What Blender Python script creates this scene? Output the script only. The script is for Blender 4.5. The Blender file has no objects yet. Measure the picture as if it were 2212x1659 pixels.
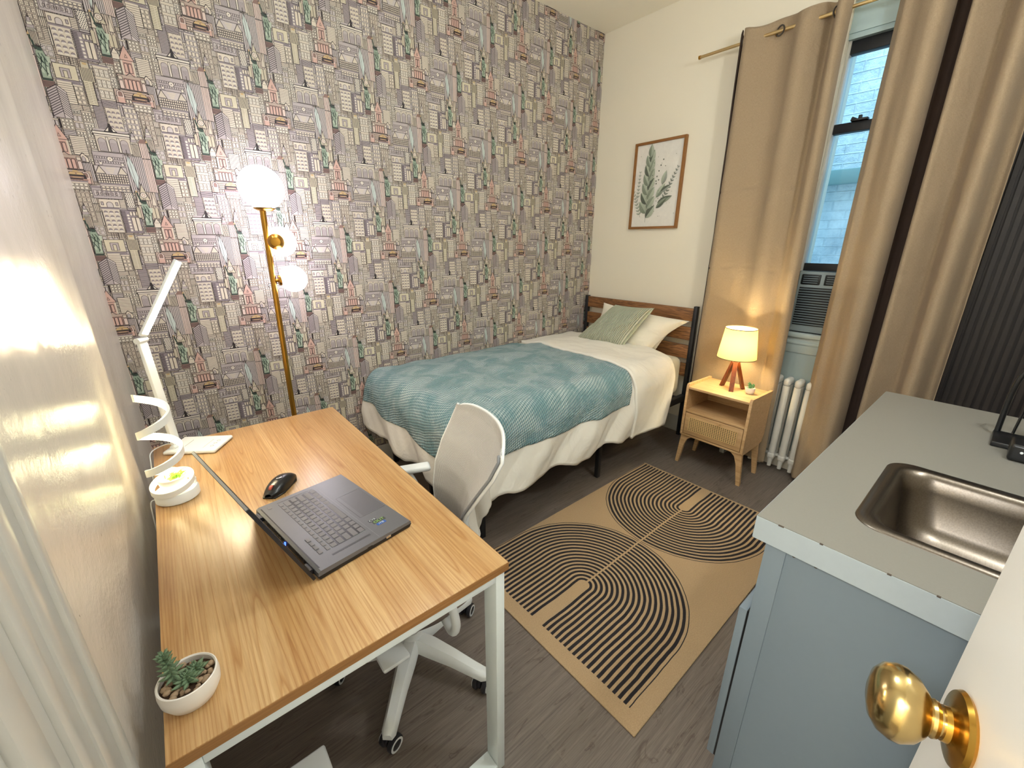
import bpy, bmesh, math, random
from mathutils import Vector, Matrix, noise as mnoise
PI = math.pi
random.seed(7)
SC = bpy.context.scene
COL = SC.collection

# ------------------------------------------------------------------ camera
CAM = Vector((0.1292, 0.1259, 1.4471)); YAW, PITCH, ROLL, FPX = 0.8738, 0.3246, 0.0052, 898.25
_f = Vector((math.cos(YAW)*math.cos(PITCH), math.sin(YAW)*math.cos(PITCH), -math.sin(PITCH)))
_r = Vector((math.sin(YAW), -math.cos(YAW), 0)); _u = _r.cross(_f)
_r2 = _r*math.cos(ROLL)+_u*math.sin(ROLL); _u2 = -_r*math.sin(ROLL)+_u*math.cos(ROLL)
cd = bpy.data.cameras.new('camera'); cam = bpy.data.objects.new('camera', cd); COL.objects.link(cam)
cd.sensor_width = 36; cd.sensor_fit = 'HORIZONTAL'; cd.lens = FPX/2212*36; cd.clip_start = 0.02
M = Matrix((_r2, _u2, -_f)).transposed().to_4x4(); M.translation = CAM
cam.matrix_world = M; SC.camera = cam

# ------------------------------------------------------------------ world, exposure
SC.view_settings.view_transform = 'Standard'; SC.view_settings.look = 'None'
SC.view_settings.gamma = 1.0; SC.view_settings.use_curve_mapping = False
SC.view_settings.exposure = 1.22
w = bpy.data.worlds.new('sky'); SC.world = w; w.use_nodes = True
wb = w.node_tree.nodes['Background']; wb.inputs[0].default_value = (0.42, 0.72, 1.0, 1); wb.inputs[1].default_value = .75

def lamp(name, kind, loc, energy, color, size=0.05, target=None, **kw):
    l = bpy.data.lights.new(name, kind); l.energy = energy; l.color = color
    if kind == 'AREA': l.size = size
    else: l.shadow_soft_size = size
    for k, v in kw.items(): setattr(l, k, v)
    o = bpy.data.objects.new(name, l); COL.objects.link(o); o.location = loc
    if target is not None:
        o.rotation_euler = (Vector(target)-Vector(loc)).to_track_quat('-Z', 'Y').to_euler()
    return o
# hallway ceiling light behind the camera; room and kitchen-side fills are added, out of frame
lamp('hall_ceiling_light', 'POINT', (-0.75, 0.25, 2.2), 48, (0.91, 0.96, 1.0), 0.14)
lamp('room_fill_light', 'POINT', (1.10, 0.95, 2.40), 12, (0.88, 0.97, 1.0), 0.18)  # added fill for the whole room, no fixture seen
lamp('curtain_side_fill', 'POINT', (1.65, -0.20, 2.30), 14, (0.92, 0.98, 1.0), 0.06)  # added side light to bring out the curtain folds, no fixture seen
# bulb inside the table lamp shade
lamp('table_lamp_bulb', 'POINT', (2.87, 1.176, 0.865), 20, (1.0, 0.82, 0.48), 0.03)

# ------------------------------------------------------------------ dimensions
XL, YB, XR, YF, H = -0.05, 2.669, 3.176, -0.30, 2.985     # plaster wall, wallpaper wall, window wall, front wall, ceiling
DZ = 0.735                                                # desk top height

# ------------------------------------------------------------------ materials
def lin(c):
    if isinstance(c, str): c = tuple(int(c[i:i+2], 16)/255 for i in (0, 2, 4))
    return tuple((x/12.92 if x <= .04045 else ((x+.055)/1.055)**2.4) for x in c)+(1,)
MATS = {}
def mat(name, col, rough=.5, metal=0, bump=None, spec=None, coat=None, sheen=None, emit=None, vary=None, trans=None):
    if name in MATS: return MATS[name]
    m = bpy.data.materials.new(name); m.use_nodes = True; MATS[name] = m
    nt = m.node_tree; b = nt.nodes['Principled BSDF']
    b.inputs['Base Color'].default_value = lin(col); b.inputs['Roughness'].default_value = rough; b.inputs['Metallic'].default_value = metal
    if spec is not None: b.inputs['Specular IOR Level'].default_value = spec
    if coat: b.inputs['Coat Weight'].default_value = coat; b.inputs['Coat Roughness'].default_value = .1
    if sheen: b.inputs['Sheen Weight'].default_value = sheen
    if emit: b.inputs['Emission Color'].default_value = lin(emit[0]); b.inputs['Emission Strength'].default_value = emit[1]
    if trans: b.inputs['Transmission Weight'].default_value = trans
    tc = nt.nodes.new('ShaderNodeTexCoord')
    if vary or (bump is None):
        sc, amt = vary or (14, .06)
        n = nt.nodes.new('ShaderNodeTexNoise'); n.inputs['Scale'].default_value = sc; n.inputs['Detail'].default_value = 4
        nt.links.new(tc.outputs['Object'], n.inputs['Vector'])
        r = nt.nodes.new('ShaderNodeMapRange'); r.inputs['To Min'].default_value = 1-amt; r.inputs['To Max'].default_value = 1+amt
        nt.links.new(n.outputs['Fac'], r.inputs['Value'])
        mx = nt.nodes.new('ShaderNodeMix'); mx.data_type = 'RGBA'; mx.blend_type = 'MULTIPLY'; mx.inputs[0].default_value = 1
        mx.inputs[6].default_value = lin(col); nt.links.new(r.outputs[0], mx.inputs[7]); nt.links.new(mx.outputs[2], b.inputs['Base Color'])
    if bump:
        sc, st, dist = bump
        n = nt.nodes.new('ShaderNodeTexNoise'); n.inputs['Scale'].default_value = sc; n.inputs['Detail'].default_value = 5
        nt.links.new(tc.outputs['Object'], n.inputs['Vector'])
        bp = nt.nodes.new('ShaderNodeBump'); bp.inputs['Strength'].default_value = st; bp.inputs['Distance'].default_value = dist
        nt.links.new(n.outputs['Fac'], bp.inputs['Height']); nt.links.new(bp.outputs[0], b.inputs['Normal'])
    return m
class NT:
    """small node graph helper"""
    def __init__(s, name, rough=.5):
        s.m = bpy.data.materials.new(name); s.m.use_nodes = True; MATS[name] = s.m
        s.t = s.m.node_tree; s.b = s.t.nodes['Principled BSDF']; s.b.inputs['Roughness'].default_value = rough
        s.tc = s.t.nodes.new('ShaderNodeTexCoord')
    def n(s, k, **kw):
        o = s.t.nodes.new(k)
        for a, v in kw.items(): setattr(o, a, v)
        return o
    def l(s, a, b): s.t.links.new(a, b)
    def put(s, sock, v):
        if hasattr(v, 'is_output') or isinstance(v, bpy.types.NodeSocket): s.l(v, sock)
        else: sock.default_value = v
    def math(s, op, a, b=None, c=None):
        o = s.n('ShaderNodeMath', operation=op); s.put(o.inputs[0], a)
        if b is not None: s.put(o.inputs[1], b)
        if c is not None: s.put(o.inputs[2], c)
        return o.outputs[0]
    def mapping(s, vec, scale=(1, 1, 1), loc=(0, 0, 0), rot=(0, 0, 0)):
        o = s.n('ShaderNodeMapping'); s.l(vec, o.inputs[0]); o.inputs['Scale'].default_value = scale
        o.inputs['Location'].default_value = loc; o.inputs['Rotation'].default_value = rot; return o.outputs[0]
    def noise(s, vec, scale=5, detail=4, rough=.5, dist=0):
        o = s.n('ShaderNodeTexNoise'); s.l(vec, o.inputs['Vector']); o.inputs['Scale'].default_value = scale
        o.inputs['Detail'].default_value = detail; o.inputs['Roughness'].default_value = rough; o.inputs['Distortion'].default_value = dist
        return o.outputs['Fac']
    def ramp(s, fac, stops):
        o = s.n('ShaderNodeValToRGB'); s.l(fac, o.inputs[0]); e = o.color_ramp.elements
        while len(e) < len(stops): e.new(.5)
        for i, (p, c) in enumerate(stops): e[i].position = p; e[i].color = lin(c)
        return o.outputs[0]
    def mix(s, fac, a, b, mode='MIX'):
        o = s.n('ShaderNodeMix', data_type='RGBA', blend_type=mode); s.put(o.inputs[0], fac)
        s.put(o.inputs[6], a if not isinstance(a, str) else lin(a)); s.put(o.inputs[7], b if not isinstance(b, str) else lin(b)); return o.outputs[2]
    def bump(s, h, st=.3, dist=.005):
        o = s.n('ShaderNodeBump'); s.l(h, o.inputs['Height']); o.inputs['Strength'].default_value = st; o.inputs['Distance'].default_value = dist
        s.l(o.outputs[0], s.b.inputs['Normal'])
    def color(s, c): s.put(s.b.inputs['Base Color'], c if not isinstance(c, str) else lin(c))
    def sep(s, v):
        o = s.n('ShaderNodeSeparateXYZ'); s.l(v, o.inputs[0]); return o.outputs
def emis(name, col, strength):
    m = bpy.data.materials.new(name); m.use_nodes = True; nt = m.node_tree; nt.nodes.clear()
    e = nt.nodes.new('ShaderNodeEmission'); e.inputs[0].default_value = lin(col); e.inputs[1].default_value = strength
    o = nt.nodes.new('ShaderNodeOutputMaterial'); nt.links.new(e.outputs[0], o.inputs[0]); MATS[name] = m; return m

def wood(name, c1, c2, c3, axis=0, scale=1.0, rough=.4, fine=90, ringamt=.5):
    g = NT(name, rough); v = g.tc.outputs['Object']
    s = [9*scale]*3; s[axis] = .7*scale
    a = g.noise(g.mapping(v, tuple(s)), 2.2, 3, .6, 1.2)
    rings = g.math('FRACT', g.math('MULTIPLY', a, 7.0))
    rings = g.math('ABSOLUTE', g.math('SUBTRACT', rings, .5))
    s2 = [fine*scale]*3; s2[axis] = 2.2*scale
    f = g.noise(g.mapping(v, tuple(s2)), 1.5, 4, .7)
    tot = g.math('ADD', g.math('MULTIPLY', rings, ringamt), g.math('MULTIPLY', f, 1-ringamt*.5))
    g.color(g.ramp(tot, [(.25, c3), (.48, c2), (.75, c1)])); g.bump(f, .12, .001)
    return g.m
g = NT('oak_laminate', .33); v = g.tc.outputs['Object']
_a = g.noise(g.mapping(v, (9, .22, 9)), 1.3, 1, .4, .25); _r = g.math('FRACT', g.math('MULTIPLY', _a, 26.0))
_f = g.noise(g.mapping(v, (150, 5, 150)), 1.3, 4, .7); _s = g.noise(g.mapping(v, (11, .12, 11)), 1.2, 1)
_c = g.mix(g.ramp(_f, [(.30, '000000'), (.68, 'ffffff')]), 'bc9666', 'd8b887')
_c = g.mix(g.ramp(_s, [(.40, '000000'), (.60, 'ffffff')]), g.mix(1.0, _c, 'e9dccb', 'MULTIPLY'), _c)
_c = g.mix(1.0, _c, g.ramp(_r, [(0.0, 'e0cbb2'), (.12, 'f4ece2'), (.55, 'ffffff'), (.95, 'f8f2ea'), (1.0, 'e0cbb2')]), 'MULTIPLY'); g.color(_c); g.bump(_f, .10, .001); M_OAK = g.m
M_OAK.node_tree.nodes['Principled BSDF'].inputs['Coat Weight'].default_value = .35; M_OAK.node_tree.nodes['Principled BSDF'].inputs['Coat Roughness'].default_value = .28
M_OAKSIDE = wood('oak_edge', 'a87b4a', '93683b', '7a5530', 0, 1.0, .45, 120, .2)
M_RUSTIC = wood('rustic_plank', 'a47345', '805633', '402a19', 1, 1.2, .55, 60, .6)
M_LIGHTWOOD = wood('light_wood', 'd3b084', 'c29d70', 'ab8759', 1, 1.0, .5, 60, .3)
M_WALNUT = wood('walnut_legs', '8a4a22', '6d3618', '4a220e', 2, 1.3, .4, 80, .3)

M_WHITEWALL = mat('white_wall_paint', 'e8e0cd', .6, bump=(60, .06, .002), vary=(1.5, .02))
M_CEIL = mat('ceiling_paint', 'f0eada', .7, bump=(50, .05, .002), vary=(2, .02))
M_TRIM = mat('trim_gloss_paint', 'bfbdb6', .3, bump=(14, .08, .004), vary=(3, .03))
M_DOOR = mat('door_white_paint', 'f2efe9', .35, bump=(30, .05, .002), vary=(3, .02))
M_WHITEMETAL = mat('white_powder_metal', 'dfe8ea', .4, vary=(30, .03))
M_WHITEPLASTIC = mat('white_plastic', 'e2e6e7', .35, vary=(20, .02))
M_BLACKMETAL = mat('black_metal', '1b1b1e', .45, vary=(30, .1))
M_BLACKPLASTIC = mat('black_plastic', '131416', .28, vary=(30, .1))
M_BRASS = mat('brass', 'c79a45', .22, 1, bump=(40, .05, .001), vary=(18, .12))
M_BRASSLAMP = mat('satin_brass', 'b98a3a', .3, 1, vary=(10, .08))
M_CHROME = mat('chrome', 'd0d0d0', .15, 1, vary=(10, .03))
M_RUBBER = mat('dark_rubber', '24242a', .5, vary=(20, .1))
M_CERAMIC = mat('white_ceramic', 'e6e1da', .4, bump=(30, .1, .002), vary=(10, .03))
M_SOIL = mat('potting_soil', '4a3524', .9, bump=(150, .6, .004), vary=(120, .3))

# glossy plaster wall, rough brush texture and small scuffs
g = NT('glossy_plaster', .3); v = g.tc.outputs['Object']
n1 = g.noise(v, 3.2, 3); n2 = g.noise(v, 75, 4, .6); msk = g.ramp(g.noise(v, 1.6, 2), [(.42, '000000'), (.62, 'ffffff')])
hh = g.math('ADD', g.math('MULTIPLY', n1, 1.6), g.math('MULTIPLY', g.math('MULTIPLY', n2, msk), .22))
g.bump(hh, .35, .02)
sc = g.noise(g.mapping(v, (1, 14, 5)), 9, 3, .6); scm = g.ramp(sc, [(.0, 'ffffff'), (.70, 'ffffff'), (.78, '8d877c')])
base = g.mix(g.noise(v, 2, 3), 'cbc3b7', 'd6cec3'); g.color(g.mix(1.0, base, scm, 'MULTIPLY')); g.b.inputs['Roughness'].default_value = .27
M_PLASTER = g.m

# vinyl plank floor, boards along X
g = NT('grey_brown_planks', .42); v = g.tc.outputs['Object']
bt = g.n('ShaderNodeTexBrick'); g.l(v, bt.inputs['Vector']); bt.offset = .37
for k, x in (('Scale', 1.0), ('Mortar Size', .0012), ('Brick Width', 1.22), ('Row Height', .152), ('Bias', 0.0), ('Mortar Smooth', .3)): bt.inputs[k].default_value = x
bt.inputs['Color1'].default_value = lin('70655d'); bt.inputs['Color2'].default_value = lin('5f554e'); bt.inputs['Mortar'].default_value = lin('453d38')
gr = g.noise(g.mapping(v, (1.3, 26, 26)), 3.0, 6, .65, .7); gr2 = g.noise(g.mapping(v, (2.2, 9, 9)), 2.4, 3, .5, 2.2)
c = g.mix(g.ramp(gr, [(.35, '000000'), (.72, 'ffffff')]), bt.outputs['Color'], '80766e')
knot = g.ramp(gr2, [(.0, 'ffffff'), (.60, 'ffffff'), (.66, 'd7d0ca'), (.70, 'ffffff')])
c = g.mix(g.ramp(g.noise(g.mapping(v, (1, 40, 40)), 5, 4, .8), [(.3, '8a8a8a'), (.55, 'ffffff')]), '000000', c, 'MIX') if False else c
c = g.mix(.55, c, g.ramp(g.noise(g.mapping(v, (1.5, 70, 70)), 3, 5, .8, .4), [(.3, '433a35'), (.5, '6b6159'), (.72, '91867b')]))
c = g.mix(1.0, c, knot, 'MULTIPLY'); g.color(c); g.bump(gr, .15, .002)
M_FLOOR = g.m

# jute rug with the two arches of stripes
RUG_O = (0.9822, 0.547); RUG_A = 0.0124; RUG_L, RUG_W = 1.526, 0.94
g = NT('jute_rug', .95); v = g.tc.outputs['Object']; nz = g.noise(v, 9, 2)
vx, vy, vz = g.sep(v)
px = g.math('ADD', vx, g.math('MULTIPLY', g.math('SUBTRACT', nz, .5), .010)); py = g.math('ADD', vy, g.math('MULTIPLY', g.math('SUBTRACT', g.noise(v, 7, 2), .5), .010))
ay = g.math('SUBTRACT', py, .497)
def arch(cx, sgn):
    ax = g.math('MAXIMUM', g.math('MULTIPLY', g.math('SUBTRACT', px, cx), sgn), 0.0)     # past the arch centre
    return g.math('SQRT', g.math('ADD', g.math('MULTIPLY', ax, ax), g.math('MULTIPLY', ay, ay)))
d = g.math('MINIMUM', arch(.348, 1.0), 9.0); d2 = arch(1.233, -1.0)
sel = g.math('LESS_THAN', px, .7935); dd = g.math('ADD', g.math('MULTIPLY', d, sel), g.math('MULTIPLY', d2, g.math('SUBTRACT', 1.0, sel)))
P_ = .0226
st = g.math('LESS_THAN', g.math('FRACT', g.math('DIVIDE', g.math('SUBTRACT', dd, .006), P_)), .54)
st = g.math('MULTIPLY', st, g.math('LESS_THAN', dd, .439)); st = g.math('MULTIPLY', st, g.math('GREATER_THAN', dd, .0065+P_*.6))
st = g.math('MULTIPLY', st, g.math('GREATER_THAN', px, .060)); st = g.math('MULTIPLY', st, g.math('LESS_THAN', px, 1.512))
line = g.math('MULTIPLY', g.math('LESS_THAN', g.math('ABSOLUTE', ay), .0045), g.math('MULTIPLY', g.math('GREATER_THAN', px, .33), g.math('LESS_THAN', px, 1.25)))
st = g.math('MULTIPLY', st, g.math('SUBTRACT', 1.0, line))
ck = g.noise(g.mapping(v, (260, 260, 1)), 1.0, 2); basec = g.mix(ck, '9e8262', 'c6ab86')
wv = g.math('MULTIPLY', g.math('SINE', g.math('MULTIPLY', vx, 900.0)), g.math('SINE', g.math('MULTIPLY', vy, 900.0)))
g.color(g.mix(st, basec, g.mix(ck, '17141a', '2b2629'))); g.bump(g.math('ADD', wv, ck), .35, .0015)
M_RUG = g.m

# waffle fleece blanket
g = NT('teal_fleece', .9); v = g.tc.outputs['UV']; wx, wy, wz = g.sep(v)
q = 2*PI/.0210
cell = g.math('MULTIPLY', g.math('SINE', g.math('MULTIPLY', g.math('ADD', wx, g.math('MULTIPLY', wy, .5)), q)), g.math('SINE', g.math('MULTIPLY', g.math('SUBTRACT', wy, g.math('MULTIPLY', wx, .5)), q)))
fz = g.noise(g.mapping(v, (300, 300, 300)), 1.5, 3, .7); big = g.noise(g.mapping(v, (1, 1, 1)), 6.5, 4, .6, .8)
hgt = g.math('ADD', cell, g.math('MULTIPLY', fz, .9))
c = g.mix(g.ramp(big, [(.40, '000000'), (.60, 'ffffff')]), '80b2b8', 'd8eceb')
c = g.mix(g.ramp(hgt, [(.10, '303030'), (.75, 'ffffff')]), '528b98', c)
g.color(c); g.bump(hgt, .9, .009); g.b.inputs['Sheen Weight'].default_value = .5; g.b.inputs['Sheen Roughness'].default_value = .4
M_BLANKET = g.m
def cloth(name, col, weave=0, wr=(14, .25, .01), sheen=.1, col2=None, translucent=0):
    g = NT(name, .85); v = g.tc.outputs['Object']; n = g.noise(v, wr[0], 4, .55, .6)
    if weave:
        uv = g.tc.outputs['UV']; a = g.noise(g.mapping(uv, (weave, weave*7, 1)), 1, 3, .7); b = g.noise(g.mapping(uv, (weave*7, weave, 1)), 1, 3, .7)
        th = g.math('MULTIPLY', g.math('ADD', a, b), .5); g.color(g.mix(g.ramp(th, [(.35, '000000'), (.65, 'ffffff')]), col2 or col, col))
        h = g.math('ADD', n, g.math('MULTIPLY', th, .25))
    else:
        g.color(g.mix(n, col, col2 or col)); h = n
    g.bump(h, wr[1], wr[2]); g.b.inputs['Sheen Weight'].default_value = sheen
    if translucent:
        t = g.n('ShaderNodeBsdfTranslucent'); t.inputs[0].default_value = lin(col); mx = g.n('ShaderNodeMixShader'); mx.inputs[0].default_value = translucent
        out = g.t.nodes['Material Output']; g.l(g.b.outputs[0], mx.inputs[1]); g.l(t.outputs[0], mx.inputs[2]); g.l(mx.outputs[0], out.inputs[0])
    return g.m
M_DUVET = cloth('white_duvet', 'f0ece2', wr=(5, .5, .03), col2='e6e1d6')
M_SHEET = cloth('cream_sheet', 'e6dfcb', wr=(7, .5, .02), col2='dcd4be')
M_PILLOW = cloth('white_pillowcase', 'ebe4d3', wr=(9, .5, .02), col2='e0d9c8')
M_CURTAIN = cloth('tan_linen', 'b6a084', weave=90, wr=(4.5, .5, .04), col2='9a8468', translucent=.12)
# green cushion with fine ribs
g = NT('sage_corduroy', .9); v = g.tc.outputs['UV']; wx, wy, wz = g.sep(v)
rib = g.math('SINE', g.math('ADD', g.math('MULTIPLY', wx, 2*PI*30), g.math('MULTIPLY', g.noise(v, 6, 2), 2.0)))
g.color(g.mix(g.ramp(rib, [(.0, '000000'), (.9, 'ffffff')]), 'bfc5a6', 'ebead0')); g.bump(rib, .9, .009); g.b.inputs['Sheen Weight'].default_value = .3
M_CUSHION = g.m
# grey chair mesh fabric
g = NT('grey_mesh_fabric', .7); v = g.tc.outputs['UV']; wx, wy, wz = g.sep(v)
k1 = g.math('SINE', g.math('MULTIPLY', wx, 2*PI/.0052)); k2 = g.math('SINE', g.math('MULTIPLY', wy, 2*PI/.0036))
wv = g.math('ADD', k1, k2); hole = g.math('GREATER_THAN', wv, 1.55)
g.color(g.mix(g.ramp(wv, [(.0, '000000'), (.8, 'ffffff')]), 'a9aaac', 'eceae6')); g.bump(wv, .4, .001)
tr = g.n('ShaderNodeBsdfTransparent'); mx = g.n('ShaderNodeMixShader'); g.l(hole, mx.inputs[0]); g.l(g.b.outputs[0], mx.inputs[1]); g.l(tr.outputs[0], mx.inputs[2])
g.l(mx.outputs[0], g.t.nodes['Material Output'].inputs[0])
M_MESH = g.m
# stainless
g = NT('brushed_steel', .33); g.b.inputs['Metallic'].default_value = 1; v = g.tc.outputs['Object']
nn = g.noise(g.mapping(v, (4, 160, 160)), 2, 3); g.color(g.mix(nn, '7d746a', '5d554c')); g.bump(nn, .05, .001); M_STEEL = g.m
M_COUNTER = mat('grey_laminate', '7f7c74', .42, vary=(220, .05)); M_CABINET = mat('blue_grey_paint', '78848d', .45, vary=(60, .02))
M_COUNTEREDGE = mat('pale_laminate_edge', 'a9b3b8', .45, vary=(50, .04))
# glass pane
gm = bpy.data.materials.new('window_glass'); gm.use_nodes = True; nt = gm.node_tree; nt.nodes.clear()
a = nt.nodes.new('ShaderNodeBsdfTransparent'); a.inputs[0].default_value = (.92, .97, .98, 1); b_ = nt.nodes.new('ShaderNodeBsdfGlossy'); b_.inputs['Roughness'].default_value = .03
fr = nt.nodes.new('ShaderNodeFresnel'); fr.inputs[0].default_value = 1.45; mxs = nt.nodes.new('ShaderNodeMixShader'); o_ = nt.nodes.new('ShaderNodeOutputMaterial')
nt.links.new(fr.outputs[0], mxs.inputs[0]); nt.links.new(a.outputs[0], mxs.inputs[1]); nt.links.new(b_.outputs[0], mxs.inputs[2]); nt.links.new(mxs.outputs[0], o_.inputs[0])
# painted brick outside
g = NT('painted_brick', .8); v = g.tc.outputs['Object']
bt = g.n('ShaderNodeTexBrick'); g.l(g.mapping(v, rot=(0, 0, 0)), bt.inputs['Vector'])
cmb = g.n('ShaderNodeCombineXYZ'); sx, sy, sz = g.sep(v); g.l(sy, cmb.inputs[0]); g.l(sz, cmb.inputs[1]); g.l(cmb.outputs[0], bt.inputs['Vector'])
for k, x in (('Scale', 1.0), ('Mortar Size', .007), ('Brick Width', .21), ('Row Height', .072), ('Mortar Smooth', .8)): bt.inputs[k].default_value = x
nb = g.noise(v, 5, 6, .7); nb2 = g.noise(v, 1.3, 6, .6, 1.0); g.color(g.mix(g.ramp(g.math('ADD', g.math('MULTIPLY', nb, .5), g.math('MULTIPLY', nb2, .5)), [(.35, '000000'), (.65, 'ffffff')]), '9fb0ba', 'e8f0f2')); hb = g.math('ADD', g.math('MULTIPLY', bt.outputs['Fac'], .35), g.math('MULTIPLY', nb, -1.6)); g.bump(hb, .6, .03)
M_BRICK = g.m
def vcol_mat(name, rough=.6):
    g = NT(name, rough); a = g.n('ShaderNodeVertexColor'); a.layer_name = 'Col'
    n = g.noise(g.tc.outputs['Object'], 40, 3); c = g.mix(1.0, a.outputs[0], g.ramp(n, [(.2, 'f4f4f4'), (.8, 'ffffff')]), 'MULTIPLY'); g.color(c); return g.m
M_PAPER = vcol_mat('city_wallpaper', .55); M_ART = vcol_mat('botanical_print', .6); M_PLANT = vcol_mat('succulent_leaves', .5)

# ------------------------------------------------------------------ object helpers
ROOT = {}
def top_empty(name, loc, label, cat, group=None, kind=None):
    o = bpy.data.objects.new(name, None); COL.objects.link(o); o.location = loc; o.empty_display_size = .05
    o['label'] = label; o['category'] = cat
    if group: o['group'] = group
    if kind: o['kind'] = kind
    ROOT[o.name] = Vector(loc); return o
class MB:
    def __init__(s): s.bm = bmesh.new(); s.uv = None; s.col = None
    def box(s, lo, hi, bev=0, seg=2, mtx=None):
        c = [(lo[i]+hi[i])/2 for i in range(3)]; d = [abs(hi[i]-lo[i]) for i in range(3)]
        r = bmesh.ops.create_cube(s.bm, size=1); vs = r['verts']
        bmesh.ops.scale(s.bm, vec=d, verts=vs); bmesh.ops.translate(s.bm, vec=c, verts=vs)
        if bev:
            es = list({e for v in vs for e in v.link_edges}); rr = bmesh.ops.bevel(s.bm, geom=es, offset=bev, segments=seg, affect='EDGES', profile=.5)
            vs = list({v for f in rr['faces'] for v in f.verts} | {v for v in vs if v.is_valid})
        if mtx is not None: bmesh.ops.transform(s.bm, matrix=mtx, verts=vs)
        return s
    def tube(s, pts, r, seg=12, closed=False, cap=True, sx=1.0, up=None):
        pts = [Vector(p) for p in pts]; n = len(pts); rings = []; rr = r if isinstance(r, (list, tuple)) else [r]*n
        prev = None
        for i, p in enumerate(pts):
            if closed: t = pts[(i+1) % n]-pts[i-1]
            else: t = pts[min(i+1, n-1)]-pts[max(i-1, 0)]
            t.normalize()
            ref = Vector(up) if up else (prev if prev is not None else (Vector((0, 0, 1)) if abs(t.z) < .9 else Vector((1, 0, 0))))
            a = t.cross(ref)
            if a.length < 1e-5: a = t.cross(Vector((1, 0, 0)))
            a.normalize(); b = a.cross(t).normalized(); prev = b
            rings.append([s.bm.verts.new(p+a*math.cos(2*PI*k/seg)*rr[i]*sx+b*math.sin(2*PI*k/seg)*rr[i]) for k in range(seg)])
        for i in range(n if closed else n-1):
            A, B = rings[i], rings[(i+1) % n]
            for k in range(seg): s.bm.faces.new((A[k], A[(k+1) % seg], B[(k+1) % seg], B[k]))
        if cap and not closed: s.bm.faces.new(rings[0]); s.bm.faces.new(rings[-1][::-1])
        return s
    def ribbon(s, pts, hw, ht, ups):
        """rectangular cross-section sweep: hw half width along up, ht half thickness along side"""
        pts = [Vector(p) for p in pts]; n = len(pts); rings = []
        for i, p in enumerate(pts):
            t = (pts[min(i+1, n-1)]-pts[max(i-1, 0)]).normalized(); u = Vector(ups[i]).normalized(); sd = t.cross(u).normalized()
            rings.append([s.bm.verts.new(p+u*hw*a+sd*ht*b) for a, b in ((-1, -1), (1, -1), (1, 1), (-1, 1))])
        for i in range(n-1):
            for k in range(4): s.bm.faces.new((rings[i][k], rings[i][(k+1) % 4], rings[i+1][(k+1) % 4], rings[i+1][k]))
        s.bm.faces.new(rings[0][::-1]); s.bm.faces.new(rings[-1]); return s
    def lathe(s, prof, c, seg=32, axis=(0, 0, 1), cap=False, sxy=(1, 1)):
        q = Vector((0, 0, 1)).rotation_difference(Vector(axis)); c = Vector(c); rings = []
        for r, z in prof:
            if r < 1e-6: rings.append([s.bm.verts.new(c+q @ Vector((0, 0, z)))])
            else: rings.append([s.bm.verts.new(c+q @ Vector((r*sxy[0]*math.cos(2*PI*k/seg), r*sxy[1]*math.sin(2*PI*k/seg), z))) for k in range(seg)])
        for A, B in zip(rings, rings[1:]):
            for k in range(seg):
                k2 = (k+1) % seg
                if len(A) == 1 and len(B) == 1: continue
                if len(A) == 1: s.bm.faces.new((A[0], B[k], B[k2]))
                elif len(B) == 1: s.bm.faces.new((A[k], B[0], A[k2]))
                else: s.bm.faces.new((A[k], B[k], B[k2], A[k2]))
        return s
    def ball(s, c, r, seg=24, scale=(1, 1, 1), mtx=None):
        rr = bmesh.ops.create_uvsphere(s.bm, u_segments=seg, v_segments=max(6, seg*2//3), radius=r); vs = rr['verts']
        bmesh.ops.scale(s.bm, vec=scale, verts=vs)
        if mtx is not None: bmesh.ops.transform(s.bm, matrix=mtx, verts=vs)
        bmesh.ops.translate(s.bm, vec=c, verts=vs); return s
    def prism(s, poly, fn, d):
        """poly of 2D points, fn maps (u,v,w)->world, extruded w from 0 to d"""
        A = [s.bm.verts.new(fn(u, v, 0)) for u, v in poly]; B = [s.bm.verts.new(fn(u, v, d)) for u, v in poly]; n = len(A)
        s.bm.faces.new(A[::-1]); s.bm.faces.new(B)
        for i in range(n): s.bm.faces.new((A[i], A[(i+1) % n], B[(i+1) % n], B[i]))
        return s
    def sheet(s, fn, nu, nv, thick=0, uvs=(1, 1), closed_u=False):
        """fn(i/nu, j/nv) -> point; optional solid thickness"""
        if s.uv is None: s.uv = s.bm.loops.layers.uv.new('UVMap')
        G = [[Vector(fn(i/nu, j/nv)) for j in range(nv+1)] for i in range(nu+1)]
        def put(P, flip):
            V = [[s.bm.verts.new(p) for p in row] for row in P]
            for i in range(nu):
                for j in range(nv):
                    q = [(i, j), (i+1, j), (i+1, j+1), (i, j+1)]
                    if flip: q = q[::-1]
                    f = s.bm.faces.new([V[a][b] for a, b in q])
                    for lp, (a, b) in zip(f.loops, q): lp[s.uv].uv = (a/nu*uvs[0], b/nv*uvs[1])
            return V
        V = put(G, False)
        if thick:
            N = [[None]*(nv+1) for _ in range(nu+1)]
            for i in range(nu+1):
                for j in range(nv+1):
                    a = G[min(i+1, nu)][j]-G[max(i-1, 0)][j]; b = G[i][min(j+1, nv)]-G[i][max(j-1, 0)]; c = a.cross(b)
                    N[i][j] = c.normalized() if c.length > 1e-9 else Vector((0, 0, 1))
            W = put([[G[i][j]-N[i][j]*thick for j in range(nv+1)] for i in range(nu+1)], True)
            def side(a, b, c, d):
                f = s.bm.faces.new((a, b, c, d))
            for i in range(nu): side(V[i+1][0], V[i][0], W[i][0], W[i+1][0]); side(V[i][nv], V[i+1][nv], W[i+1][nv], W[i][nv])
            for j in range(nv): side(V[0][j], V[0][j+1], W[0][j+1], W[0][j]); side(V[nu][j+1], V[nu][j], W[nu][j], W[nu][j+1])
        return s
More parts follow.
